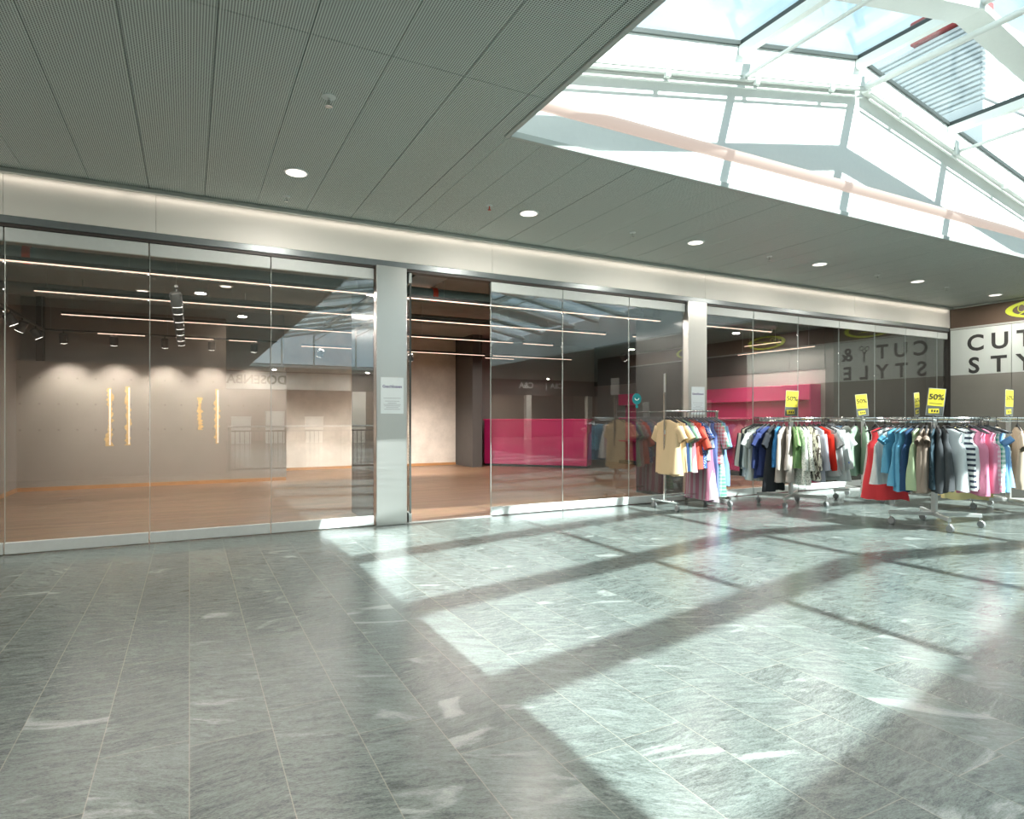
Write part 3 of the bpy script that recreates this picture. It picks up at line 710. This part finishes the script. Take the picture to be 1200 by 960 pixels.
def sprinkler(x, y, lab, s=1.0, mat='chrome'):
    t = thing('sprinkler_head', lab, 'sprinkler', (x, y, ZC), 0)
    auto(MB().lathe([(.045*s, 0), (.045*s, -.006), (.018*s, -.014)], n=18).build('rosette', M['white2'], t))
    auto(MB().tube([(0, 0, -.01), (0, 0, -.06*s)], .009*s, 8).build('stem', M[mat], t))
    auto(MB().lathe([(.022*s, -.06*s), (.024*s, -.066*s)], n=12).build('deflector', M[mat], t))
sprinkler(1.0, 5.12, 'chrome sprinkler head on its own in the mall ceiling, largest in view', 1.25)
sprinkler(1.01, 7.65, 'sprinkler head close to the cream fascia above the empty shop', 1.0)
sprinkler(3.25, 6.83, 'red sprinkler head between the first two downlights', .9, 'red')
for x, l in ((5.5, 'second and third'), (8.26, 'third and fourth'), (11.09, 'fourth and fifth'), (13.33, 'fifth and sixth')):
    sprinkler(x, 6.9, 'chrome sprinkler head between the %s downlights' % l, 1.0)

# ------------------------------------------------------------------ garments
FM = {}
def fabric(key):
    """'kind:colour[:colour2]'"""
    if key in FM: return FM[key]
    parts = key.split(':'); kind = parts[0]; cs = [tuple(float(x) for x in p.split(',')) for p in parts[1:]]
    m, nt, b = nm('fabric_'+kind); L = nt.links.new
    b.inputs['Roughness'].default_value = .85; b.inputs['Specular IOR Level'].default_value = .2
    tc = nt.nodes.new('ShaderNodeTexCoord'); sp = nt.nodes.new('ShaderNodeSeparateXYZ'); L(tc.outputs['Object'], sp.inputs[0])
    w = nt.nodes.new('ShaderNodeTexNoise'); w.inputs['Scale'].default_value = 220; L(tc.outputs['Object'], w.inputs[0])
    c1 = cs[0]; c2 = cs[1] if len(cs) > 1 else tuple(c*.86 for c in c1)
    fac = None
    if kind == 'v': fac = mnode(nt, 'GREATER_THAN', mnode(nt, 'SINE', mnode(nt, 'MULTIPLY', sp.outputs[0], 130)), .1)
    elif kind == 'vw': fac = mnode(nt, 'GREATER_THAN', mnode(nt, 'SINE', mnode(nt, 'MULTIPLY', sp.outputs[0], 55)), .0)
    elif kind == 'h': fac = mnode(nt, 'GREATER_THAN', mnode(nt, 'SINE', mnode(nt, 'MULTIPLY', sp.outputs[2], 95)), .15)
    elif kind == 'g':
        a = mnode(nt, 'GREATER_THAN', mnode(nt, 'SINE', mnode(nt, 'MULTIPLY', sp.outputs[0], 110)), 0)
        c = mnode(nt, 'GREATER_THAN', mnode(nt, 'SINE', mnode(nt, 'MULTIPLY', sp.outputs[2], 110)), 0)
        fac = mnode(nt, 'MULTIPLY', mnode(nt, 'ADD', a, c), .5)
    elif kind == 'd':
        vo = nt.nodes.new('ShaderNodeTexVoronoi'); vo.inputs['Scale'].default_value = 42; L(tc.outputs['Object'], vo.inputs[0])
        fac = mnode(nt, 'LESS_THAN', vo.outputs['Distance'], .34)
    elif kind == 'z':
        mp = nt.nodes.new('ShaderNodeMapping'); mp.inputs['Scale'].default_value = (1.5, 1, .5); L(tc.outputs['Object'], mp.inputs[0])
        n = nt.nodes.new('ShaderNodeTexNoise'); n.inputs['Scale'].default_value = 17; n.inputs['Distortion'].default_value = 1.2; L(mp.outputs[0], n.inputs[0])
        fac = mnode(nt, 'GREATER_THAN', n.outputs['Fac'], .52)
    elif kind == 'e':      # embroidered hem
        vo = nt.nodes.new('ShaderNodeTexVoronoi'); vo.inputs['Scale'].default_value = 16; L(tc.outputs['Object'], vo.inputs[0])
        band = mnode(nt, 'MULTIPLY', mnode(nt, 'LESS_THAN', sp.outputs[2], -.66), mnode(nt, 'GREATER_THAN', sp.outputs[2], -.75))
        fac = mnode(nt, 'MULTIPLY', band, mnode(nt, 'LESS_THAN', vo.outputs['Distance'], .42))
    else: fac = mnode(nt, 'MULTIPLY', w.outputs['Fac'], .5)
    mx = nt.nodes.new('ShaderNodeMix'); mx.data_type = 'RGBA'; L(fac, mx.inputs[0]); mx.inputs[6].default_value = (*c1, 1); mx.inputs[7].default_value = (*c2, 1)
    L(mx.outputs[2], b.inputs['Base Color'])
    bp = nt.nodes.new('ShaderNodeBump'); bp.inputs['Strength'].default_value = .15; bp.inputs['Distance'].default_value = .002
    L(w.outputs['Fac'], bp.inputs['Height']); L(bp.outputs[0], b.inputs['Normal'])
    FM[key] = m; return m

def garment_mesh(kind, L, W, rnd, flare=1.0):
    """kind: tee, tank, blouse (long sleeves), dress, teedress, kimono; W = half shoulder width"""
    mb = MB(); NS = 28
    sleeve = {'tee': 'short', 'teedress': 'short', 'blouse': 'long', 'shirtdress': 'elbow', 'tank': None, 'dress': None, 'ruffle': 'cap'}[kind]
    bottom = W*1.12*flare
    prof = []
    top = -.135
    if sleeve is None or sleeve == 'cap':
        prof = [(top, .075, .024), (top-.012, .105, .03), (top-.03, .14, .032), (top-.05, W*.80, .032), (top-.11, W*.72, .034), (top-.17, W*.74, .038), (top-.215, W*.92, .042), (top-.25, W*1.0, .044)]
    else:
        prof = [(top, .078, .024), (top-.014, .11, .03), (top-.034, .155, .034), (top-.06, W*.97, .034), (top-.10, W*1.0, .036), (top-.20, W*.96, .042), (top-.26, W*.97, .045)]
    z0 = prof[-1][0]; n = 12 if L < .9 else 16
    for k in range(1, n+1):
        s = k/n; z = z0 + (-L+top-z0)*s
        waist = -.06*W*math.sin(PI*min(1, s*1.8)) if 'dress' in kind else 0
        prof.append((z, W*1.0 + (bottom-W)*s**1.3 + waist, .045+.03*s))
    ph = [rnd.random()*6.28 for _ in range(6)]
    fq = rnd.uniform(15, 22); fq2 = rnd.uniform(30, 42); A = rnd.uniform(.016, .030); swing = rnd.uniform(-.014, .014)
    vs = []
    zt, zb = prof[0][0], prof[-1][0]
    for (z, hw, t) in prof:
        s = max(0, (zt-z)/(zt-zb)-.08)
        for k in range(NS):
            a = 2*PI*k/NS; ca, sa = math.cos(a), math.sin(a)
            x = hw*(1 if ca >= 0 else -1)*abs(ca)**.8; y = t*(1 if sa >= 0 else -1)*abs(sa)**.75
            sd = ph[1] if sa >= 0 else ph[2]
            y += A*min(1, s*1.6)*(math.sin(fq*x+sd+1.5*s) + .5*math.sin(fq2*x+sd*2)) + swing*s
            x *= 1 - .035*s*math.sin(fq2*.5*y*10 + ph[3])
            zz = z + (.012*math.sin(fq*.7*x+ph[4]) + .006*math.sin(37*x+ph[5]))*(1 if z == zb else .25*s)
            vs.append((x, y, zz))
    fs = []
    for i in range(len(prof)-1):
        for k in range(NS):
            m = (k+1) % NS; fs.append((i*NS+k, i*NS+m, i*NS+NS+m, i*NS+NS+k))
    mb.add(vs, fs)
    if sleeve:
        ls = {'short': .23, 'long': .56, 'elbow': .36, 'cap': .07}[sleeve]; an = {'short': R(33), 'long': R(11), 'elbow': R(22), 'cap': R(38)}[sleeve]
        an += rnd.uniform(-.06, .06)
        for sd in (-1, 1):
            SN = 12; nr = 5 if sleeve != 'long' else 9; vs = []
            yo = rnd.uniform(-.03, .03)
            for i in range(nr):
                s = i/(nr-1)
                bend = an*(1 + .5*s) if sleeve != 'long' else an*(1.6-1.0*s)
                cx = sd*(W*.9 + math.sin(an)*ls*s*(1 if sleeve != 'long' else .9)); cz = top-.13 - math.cos(an)*ls*s
                rr = (.074*(1-s) + {'short': .092, 'long': .055, 'elbow': .075, 'cap': .08}[sleeve]*s)
                if sleeve == 'long' and s > .93: rr *= .8
                ty = .034 + .006*math.sin(7*s+ph[0])
                for k in range(SN):
                    a = 2*PI*k/SN; u = rr*math.cos(a); w = ty*math.sin(a)
                    w += .008*s*math.sin(60*u+ph[1])
                    vs.append((cx + u*math.cos(an)*sd, w + yo*s, cz + u*math.sin(an) ))
            fs = [tuple(range(SN)) if sd < 0 else tuple(range(SN-1, -1, -1))]
            for i in range(nr-1):
                for k in range(SN):
                    m = (k+1) % SN; q = (i*SN+k, i*SN+m, i*SN+SN+m, i*SN+SN+k); fs.append(q if sd > 0 else q[::-1])
            mb.add(vs, fs)
    return mb
def hanger_mesh(W):
    mb = MB()
    mb.tube([(.0, 0, -.105), (0, 0, -.032), (.012, 0, -.018), (.02, 0, 0), (.014, 0, .016), (0, 0, .022), (-.014, 0, .016), (-.019, 0, .004)], .003, 6)
    w = W
    mb.tube([(-w, 0, -.19), (-w*.55, 0, -.15), (-.03, 0, -.116), (0, 0, -.10), (.03, 0, -.116), (w*.55, 0, -.15), (w, 0, -.19)], .009, 6, rs=[.007, .012, .012, .014, .012, .012, .007])
    return mb
def garment(kind, key, L, W, loc, yaw, label, cat, group, seed, flare=1.0, tagc=None, tilt=0):
    rnd = random.Random(seed)
    name = {'tee': 't_shirt', 'tank': 'tank_top', 'blouse': 'blouse', 'dress': 'dress', 'teedress': 'dress', 'shirtdress': 'shirt_dress', 'ruffle': 'ruffled_top'}[kind]
    t = thing(name, label, cat, loc, yaw, group); t.rotation_euler = (0, tilt, yaw)
    garment_mesh(kind, L, W, rnd, flare).build('cloth', fabric(key), t, smooth=True)
    hanger_mesh(W*(1.08 if kind in ('tank', 'dress', 'ruffle') else .93)).build('hanger', M['black'], t, smooth=True)
    if tagc:
        y = -.062 if tagc > 0 else .062
        mb = MB(); mb.box(-.018, .018, y-.001, y+.001, -.37, -.30); g = mb.build('price_tag', M['white2'], t)
        MB().box(-.014, .014, y-.002, y+.002, -.395, -.37).build('red_dot', M['red'], g)
    return t

# ---- racks
def caster(t, x, y, yaw=0):
    e = bpy.data.objects.new('caster', None)
    mb = MB(); mb.tube([(x, y, .16), (x, y, .09)], .01, 8); mb.box(x-.016, x+.016, y-.03, y+.012, .045, .10, .006)
    c = auto(mb.build('caster', M['chrome'], t))
    w = MB(); w.lathe([(.012, -.02), (.042, -.02), (.047, -.012), (.047, .012), (.042, .02), (.012, .02)], (x, y-.015, .047), 18, 'x'); auto(w.build('wheel', M['wheel'], c))
def round_rack(loc, yaw, rad, lab, zr=1.45, group='round clothes racks'):
    t = thing('round_clothes_rack', lab, 'clothes rack', (loc[0], loc[1], 0), yaw, group)
    N = 40
    for nmn, zz, rr, r in (('rail', zr, .0125, rad), ('lower_ring', zr-.05, .008, rad-.03)):
        pts = [(r*math.cos(2*PI*k/N), r*math.sin(2*PI*k/N), zz) for k in range(N+1)]
        auto(MB().tube(pts, rr, 8, cap=False).build(nmn, M['chrome'], t))
    MB().box(-.03, .03, -.03, .03, .14, zr-.02, .006).build('post', M['satin'], t)
    for k in range(4):
        a = k*PI/2
        m = Matrix.Rotation(a, 4, 'Z')
        MB().box(0, rad, -.012, .012, zr-.045, zr-.015, .004).xform(m).build('spoke', M['chrome'], t)
        a = k*PI/2 + PI/4; m = Matrix.Rotation(a, 4, 'Z')
        MB().box(.0, .54, -.02, .02, .135, .185, .005).xform(m).build('base_arm', M['satin'], t)
        caster(t, .52*math.cos(a), .52*math.sin(a))
    return t
def sale_sign(loc, yaw, lab, h=.42, w=.205, tilt=0, group='sale signs on the racks'):
    t = thing('sale_sign', lab, 'sale sign', loc, yaw, group); t.rotation_euler = (0, tilt, yaw)
    MB().box(-.01, .01, -.01, .01, 0, .06, .002).build('stem', M['chrome'], t)
    MB().box(-w/2, w/2, -.004, .004, .05, .05+h, .002).build('frame', M['galv'], t)
    z0 = .05+h*.36
    MB().box(-w/2+.008, w/2-.008, -.0065, -.003, z0, .05+h-.008).build('yellow_card', M['yellow'], t)
    MB().box(-w/2+.008, w/2-.008, -.0062, -.003, .058, z0).build('lower_card', M['darkcard'], t)
    c = MB().box(-w*.3, w*.3, -.008, -.005, .085, .085+h*.17); c.xform(Matrix.Rotation(R(-6), 4, 'Y')).build('price_flash', M['yellow'], t)
    mb = MB()
    for k in range(3): mb.box(-w*.2+k*w*.15, -w*.2+k*w*.15+w*.09, -.0095, -.008, .10, .10+h*.08)
    mb.build('flash_print', M['inkdark'], t)
    text('lettering', '50%', .105*w/.205, M['inkdark'], t, (0, -.0085, z0+(h*.64)*.50), (PI/2, 0, 0), .0005, .0015)
    MB().box(-w*.36, w*.36, -.0075, -.006, z0+.03, z0+.036).build('print_line', M['inkdark'], t)

# rack A: straight T-foot rail along the shopfront
AX0, AX1, AY, AZ = 6.70, 7.83, 7.60, 1.56
t = thing('clothes_rail', 'straight chrome clothes rail with T-shirts in front and striped dresses behind', 'clothes rack', (AX0, AY, 0))
auto(MB().tube([(-.03, 0, AZ), (AX1-AX0+.03, 0, AZ)], .0145, 10).build('rail', M['chrome'], t))
for x in (0, AX1-AX0):
    MB().box(x-.016, x+.016, -.016, .016, .13, AZ-.012 if x > 0 else AZ+.3, .004).build('post', M['chrome'], t)
    MB().box(x-.02, x+.02, -.30, .30, .115, .15, .006).build('foot', M['chrome'], t)
    caster(t, x, -.27); caster(t, x, .27)
MB().box(0, AX1-AX0, -.012, .012, .19, .22, .004).build('stretcher', M['chrome'], t)
sale_sign((AX0, AY, AZ+.3-.05), PI/2-.70+R(8), 'narrow yellow sale sign seen edge on, above the cream T-shirts', .30, .16)

GA = 'clothes on the straight rail'
cream = 's:.66,.50,.31:.58,.44,.27'
A = [
 ('tee', cream, .86, .25, 1.0, 'cream short-sleeved T-shirt hanging first at the end of the straight rail, tag on chest', 'T-shirt', 1),
 ('tee', cream, .88, .25, 1.0, 'cream T-shirt hanging second, behind the one with the tag', 'T-shirt', None),
 ('tee', cream, .84, .25, 1.05, 'cream T-shirt hanging third, next to the navy T-shirt', 'T-shirt', None),
 ('tee', 's:.035,.065,.15', .80, .24, 1.0, 'navy blue T-shirt between cream and mint ones on the straight rail', 'T-shirt', None),
 ('tee', 's:.27,.45,.31', .82, .24, 1.0, 'mint green T-shirt beside the navy one on the straight rail', 'T-shirt', None),
 ('tee', 'v:.50,.40,.40:.45,.20,.24', .83, .25, 1.0, 'pink and white pinstriped shirt beside the mint T-shirt', 'shirt', None),
 ('tee', 's:.62,.09,.065', .80, .24, 1.0, 'coral red T-shirt, the first of two red ones on the straight rail', 'T-shirt', None),
 ('shirtdress', 's:.74,.12,.08', .78, .24, 1.0, 'coral red blouse with elbow sleeves behind the red T-shirt', 'blouse', None),
 ('tee', 'd:.05,.11,.30:.55,.62,.75', .76, .24, 1.0, 'navy flowered T-shirt behind the red blouse', 'T-shirt', None),
 ('shirtdress', 'v:.15,.19,.26:.32,.36,.40', .66, .24, 1.0, 'grey blue pinstriped shirt beside the pink striped dresses', 'shirt', None),
 ('dress', 'vw:.46,.38,.41:.42,.17,.24', 1.30, .24, 1.25, 'long pink and white striped dress, first of two on the straight rail', 'dress', None),
 ('dress', 'vw:.45,.37,.42:.36,.17,.27', 1.32, .24, 1.25, 'long pale pink striped dress beside the periwinkle blue one', 'dress', None),
 ('dress', 's:.17,.22,.50', 1.24, .23, 1.15, 'long periwinkle blue dress near the end of the straight rail', 'dress', None),
 ('shirtdress', 'g:.52,.44,.44:.48,.13,.16', .72, .24, 1.0, 'red and white plaid shirt between blue and mint dresses', 'shirt', None),
 ('shirtdress', 'g:.46,.55,.50:.12,.42,.24', 1.26, .24, 1.2, 'long mint green plaid dress near the end of the straight rail', 'shirt dress', None),
 ('shirtdress', 's:.20,.32,.50', 1.08, .25, 1.1, 'light blue shirt dress, last on the straight rail', 'shirt dress', None),
]
for k, (kd, key, L, W, fl, lab, cat, tg) in enumerate(A):
    x = AX0 + .05 + k*(AX1-AX0-.09)/(len(A)-1)
    rnd = random.Random(100+k)
    garment(kd, key, L, W, (x, AY+rnd.uniform(-.01, .01), AZ), -PI/2+rnd.uniform(-.10, .10), lab, cat, GA, 100+k, fl, tg if tg is None else 1)

def hang_round(center, rad, a0, a1, items, group, seed, zr=1.45, angles=None, lscale=1.0):
    n = len(items)
    for k, it in enumerate(items):
        kd, key, L, W, fl, lab, cat = it[:7]; L *= lscale
        rnd = random.Random(seed+k); a = R(angles[k] if angles else a0 + (a1-a0)*(k/(n-1))) + rnd.uniform(-.02, .02)
        yaw = a + rnd.uniform(-.12, .12)
        tg = None
        if len(it) > 7 and it[7] is not None: yaw = it[7]
        if len(it) > 8: tg = it[8]
        garment(kd, key, L, W, (center[0]+rad*math.cos(a), center[1]+rad*math.sin(a), zr), yaw, lab, cat, group, seed+k, fl, tg)

# rack B
CB = (8.92, 7.02)
round_rack(CB, R(-17), .57, 'round chrome clothes rack of white and dark blouses before the bright pink shelf')
sale_sign((CB[0], CB[1], 1.43), R(-32), 'yellow 50% sale sign over the red blouse, before the bright pink shelf', .43, .21, R(3))
wht = 's:.47,.48,.475:.41,.43,.425'
GB = 'clothes on the round rack with the red blouse'
B = [
 ('blouse', 's:.03,.042,.04', .82, .22, 1.0, 'black blouse outermost on the round rack, beside the light blue shirt dress', 'blouse'),
 ('blouse', 's:.74,.70,.56', .70, .21, 1.0, 'cream blouse half hidden between two black ones', 'blouse'),
 ('blouse', 's:.05,.062,.06', .78, .22, 1.0, 'charcoal blouse between cream and pleated off-white ones', 'blouse'),
 ('blouse', 'v:.52,.55,.51:.42,.45,.42', .80, .22, 1.15, 'pleated off-white blouse beside the charcoal one', 'blouse'),
 ('tee', 'v:.54,.57,.53:.45,.48,.45', .84, .23, 1.1, 'off-white pleated top beside the navy blouse', 'top'),
 ('blouse', 's:.03,.045,.13', .80, .22, 1.0, 'navy blouse on the round rack beside the pleated white ones', 'blouse'),
 ('tee', 's:.035,.05,.15', .76, .22, 1.0, 'navy top next to the black one on the round rack', 'top'),
 ('tee', 's:.028,.03,.035', .98, .22, 1.25, 'long black top hanging below its neighbours', 'top'),
 ('tank', 's:.05,.22,.50', .60, .21, 1.0, 'bright blue satin top beside the long black one', 'top'),
 ('blouse', 's:.42,.37,.33', .84, .22, 1.0, 'greige linen blouse beside the bright blue top', 'blouse'),
 ('blouse', 's:.46,.41,.37', .82, .22, 1.0, 'pale beige blouse beside the green one', 'blouse'),
 ('tee', 's:.24,.40,.17', .62, .21, 1.0, 'spring green top in the middle of the round rack', 'top'),
 ('blouse', 'd:.80,.82,.76:.42,.50,.40', .86, .22, 1.05, 'white blouse speckled with green dots', 'blouse'),
 ('blouse', 'd:.76,.76,.68:.30,.30,.26', .86, .22, 1.05, 'cream blouse speckled with dark dots', 'blouse'),
 ('blouse', 'z:.70,.66,.56:.10,.08,.07', .78, .22, 1.0, 'zebra patterned blouse in cream and dark brown', 'blouse'),
 ('blouse', 's:.42,.43,.50', .82, .21, 1.0, 'pale lilac blouse beside the red one', 'blouse'),
 ('blouse', 's:.66,.03,.015', .62, .22, .95, 'bright red blouse below the sale sign', 'blouse'),
 ('tee', wht, .72, .23, 1.1, 'white top directly beside the bright red blouse', 'top'),
 ('blouse', wht, .70, .22, 1.15, 'white blouse, second along from the red one', 'blouse'),
 ('blouse', 'e:.47,.48,.47:.12,.20,.50', .78, .23, 1.2, 'white blouse with blue embroidered hem, nearest the red one', 'blouse'),
 ('blouse', 'e:.47,.48,.47:.74,.35,.30', .74, .23, 1.2, 'white blouse with pale red embroidered hem', 'blouse'),
 ('blouse', wht, .72, .22, 1.15, 'white blouse between the embroidered ones and the blue-hemmed one', 'blouse'),
 ('tee', 'e:.47,.48,.47:.10,.15,.40', .84, .24, 1.2, 'long white top with dark blue stitched hem', 'top'),
 ('blouse', wht, .80, .23, 1.15, 'white blouse, second from the open end of the white row', 'blouse'),
 ('blouse', 's:.46,.445,.42', .82, .23, 1.1, 'off-white blouse ending the white row', 'blouse'),
 ('blouse', 'vw:.50,.52,.54:.06,.18,.48', .76, .23, 1.0, 'white and blue shirt ending the rack, beside the sage green blouses', 'shirt'),
]
hang_round(CB, .57, 138, 332, B, GB, 200, lscale=1.05)

# rack C (behind)
CC = (10.75, 6.95)
round_rack(CC, R(20), .57, 'round chrome clothes rack half hidden behind, with sage green blouses')
sale_sign((CC[0], CC[1], 1.43), R(-36), 'yellow 50% sale sign above the sage green blouses', .40, .20, R(-5))
GC = 'clothes on the half hidden round rack'
Cc = [
 ('tee', 's:.78,.76,.70', .70, .22, 1.0, 'off-white top beside the pale denim one on the hidden rack', 'top'),
 ('tee', 's:.60,.53,.46', .72, .22, 1.0, 'beige top on the half hidden rack', 'top'),
 ('blouse', 's:.22,.40,.60', .66, .21, 1.0, 'denim blue top on the half hidden rack', 'top'),
 ('tee', 's:.70,.72,.70', .60, .21, 1.0, 'pale grey top beside the denim blue one', 'top'),
 ('blouse', 's:.27,.37,.27', .84, .23, 1.0, 'sage green blouse, nearer the denim blue top', 'blouse'),
 ('blouse', 's:.30,.40,.30', .84, .24, 1.0, 'sage green blouse, nearer the black top', 'blouse'),
 ('tee', 's:.025,.025,.03', .82, .23, 1.15, 'black top beside the sage green blouses', 'top'),
]
hang_round(CC, .57, 140, 232, Cc, GC, 300)

# rack D (front)
CD = (8.9, 4.76)
round_rack(CD, 0, .58, 'round chrome clothes rack standing foremost, with red dress and pink tops')
sale_sign((CD[0]-.02, CD[1], 1.43), R(-52), 'largest yellow 50% sale sign, on the foremost round rack', .37, .20, R(6))
sale_sign((9.38, 5.25, 1.43), R(8), 'small yellow sale sign turned nearly edge on behind the largest one', .34, .17, R(-5))
GD = 'clothes on the foremost round rack'
pk = 's:.78,.28,.40:.70,.24,.36'
D = [
 ('tank', 's:.035,.034,.036', .86, .22, 1.25, 'black top outermost on the foremost rack, behind the red dress', 'top'),
 ('tank', 's:.62,.57,.53', .96, .22, 1.2, 'greige sleeveless top directly behind the red dress', 'top'),
 ('dress', 's:.72,.06,.07', 1.04, .21, 1.22, 'long red sleeveless dress on the foremost rack', 'dress'),
 ('tank', 'v:.62,.63,.62:.55,.56,.56', .80, .22, 1.1, 'light grey tank top overlapping the red dress', 'tank top'),
 ('ruffle', 's:.10,.30,.44', .62, .23, 1.05, 'teal blue ruffled top with a price tag', 'top', None, 1),
 ('tank', 's:.13,.36,.52', .80, .21, 1.1, 'sky blue tank top beside the ruffled teal one', 'tank top'),
 ('tank', 's:.12,.34,.50', .86, .21, 1.0, 'medium blue tank top next to the navy one', 'tank top'),
 ('tank', 's:.025,.06,.13', .84, .21, 1.0, 'navy tank top beside the blue ones on the foremost rack', 'tank top'),
 ('tank', 's:.38,.47,.29', .82, .21, 1.0, 'sage green tank top on the foremost rack', 'tank top'),
 ('ruffle', 's:.32,.25,.20', .86, .21, 1.0, 'taupe ruffled top, first of two on the foremost rack', 'top'),
 ('ruffle', 's:.30,.235,.19', .84, .21, 1.0, 'taupe ruffled top, next to the dark tank tops', 'top'),
 ('tank', 's:.045,.075,.095', .80, .21, 1.0, 'blue black tank top on the foremost rack', 'tank top'),
 ('tank', 's:.06,.065,.07', .84, .21, 1.0, 'charcoal tank top, nearer the taupe ones', 'tank top'),
 ('tank', 's:.085,.09,.095', .82, .21, 1.0, 'dark grey tank top directly beside the white ones', 'tank top'),
 ('tank', 's:.74,.77,.78', .80, .22, 1.0, 'white tank top beside the dark grey one', 'tank top', R(-95)),
 ('tank', 's:.80,.82,.81', .78, .24, 1.05, 'white buttoned top facing forward with a red price tag', 'top', R(-62), 1),
 ('tank', 'h:.82,.84,.83:.05,.06,.09', .80, .21, 1.0, 'white tank top with thin black stripes', 'tank top'),
 ('tank', pk, .82, .21, 1.0, 'pink tank top, first beside the black striped one', 'tank top'),
 ('tank', pk, .86, .21, 1.0, 'pink tank top, second beside the black striped one', 'tank top'),
 ('tank', pk, .84, .21, 1.0, 'pink tank top, third beside the black striped one', 'tank top'),
 ('tank', 'g:.86,.60,.66:.78,.20,.34', .82, .21, 1.0, 'pink and white checked tank top', 'tank top'),
 ('tank', 'g:.80,.88,.84:.07,.42,.28', .82, .21, 1.0, 'green and white checked tank top', 'tank top'),
 ('ruffle', 's:.20,.42,.72', .82, .22, 1.1, 'cornflower blue top with cap sleeves beside the green checked one', 'top'),
 ('tank', 's:.30,.52,.80', .78, .22, 1.1, 'light blue tank top near the end of the foremost rack', 'tank top'),
 ('tank', 'g:.78,.84,.90:.05,.17,.52', .78, .22, 1.0, 'blue and white checked tank top beside the turquoise one', 'tank top'),
 ('tank', 's:.06,.48,.39', .78, .22, 1.0, 'turquoise tank top ending the foremost rack', 'tank top'),
]
hang_round(CD, .58, 118, 302, D, GD, 400, lscale=.95, angles=[108, 116, 130, 152, 167, 173, 178, 184, 190, 196, 201, 207, 212, 217, 222, 230, 241] + [247+k*6.4 for k in range(9)])

# rack E (right)
CE = (11.5, 5.05)
round_rack(CE, R(8), .58, 'round chrome clothes rack cut by the frame edge, with beige tops')
sale_sign((CE[0], CE[1], 1.43), R(-6), 'yellow sale sign turned aside on the rack cut by the frame edge', .42, .20, R(2))
GE = 'clothes on the round rack cut by the frame'
ye = 's:.80,.68,.34'
E_ = [
 ('dress', ye, 1.14, .23, 1.5, 'pale yellow skirted dress peeking below the pink tops', 'dress'),
 ('dress', ye, 1.16, .23, 1.5, 'pale yellow skirted dress peeking below the blue tops', 'dress'),
 ('tee', 's:.08,.085,.09', .70, .22, 1.0, 'dark top behind the turquoise tank top', 'top'),
 ('tee', 's:.46,.37,.29', .92, .23, 1.1, 'mid brown top between the turquoise and beige ones', 'top'),
 ('tee', 's:.58,.47,.37', .90, .24, 1.0, 'beige T-shirt, first on the rack cut by the frame', 'T-shirt'),
 ('tee', 's:.66,.54,.43', .84, .24, 1.0, 'light beige T-shirt, second on the rack cut by the frame', 'T-shirt'),
 ('tee', 's:.62,.52,.43', .86, .24, 1.0, 'beige T-shirt at the very edge of the frame', 'T-shirt'),
]
hang_round(CE, .58, 118, 262, E_, GE, 500)

# ------------------------------------------------------------------ light
sd = Vector((-.28, 1.08, -1)).normalized()
sun = bpy.data.lights.new('sun', 'SUN'); sun.energy = 8.6; sun.angle = R(.6); sun.color = (1, .98, .94)
so = bpy.data.objects.new('sun', sun); COL.objects.link(so); so.rotation_euler = sd.to_track_quat('-Z', 'Y').to_euler(); so.location = (10, -8, 14)

w = bpy.data.worlds.new('sky'); scene.world = w; w.use_nodes = True; nt = w.node_tree; bg = nt.nodes['Background']
tc = nt.nodes.new('ShaderNodeTexCoord'); n = nt.nodes.new('ShaderNodeTexNoise'); n.inputs['Scale'].default_value = 3.2; n.inputs['Detail'].default_value = 8; n.inputs['Roughness'].default_value = .6
nt.links.new(tc.outputs['Generated'], n.inputs[0])
cr = nt.nodes.new('ShaderNodeValToRGB'); e = cr.color_ramp.elements
e[0].position = .38; e[0].color = (.46, .64, .74, 1); e[1].position = .60; e[1].color = (.88, .95, .97, 1)
nt.links.new(n.outputs['Fac'], cr.inputs[0]); nt.links.new(cr.outputs[0], bg.inputs[0]); bg.inputs[1].default_value = .92

# ------------------------------------------------------------------ camera
cam = bpy.data.cameras.new('camera'); co = bpy.data.objects.new('camera', cam); COL.objects.link(co)
cam.sensor_fit = 'HORIZONTAL'; cam.sensor_width = 36; cam.lens = 36*725/1200
cam.shift_y = 10/1200
TH = math.atan2(378, 725)
co.location = (0, 0, 1.45); co.rotation_euler = (PI/2, 0, -TH); cam.clip_start = .05
scene.camera = co
scene.view_settings.view_transform = 'Standard'
try: scene.view_settings.look = 'None'
except Exception: pass
scene.view_settings.gamma = 1; scene.view_settings.exposure = 0.80; scene.view_settings.use_curve_mapping = False
scene.cycles.use_denoising = True
scene.cycles.max_bounces = 10; scene.cycles.diffuse_bounces = 5; scene.cycles.glossy_bounces = 4; scene.cycles.transparent_max_bounces = 24
scene.cycles.sample_clamp_indirect = 6; scene.cycles.caustics_reflective = False; scene.cycles.caustics_refractive = False
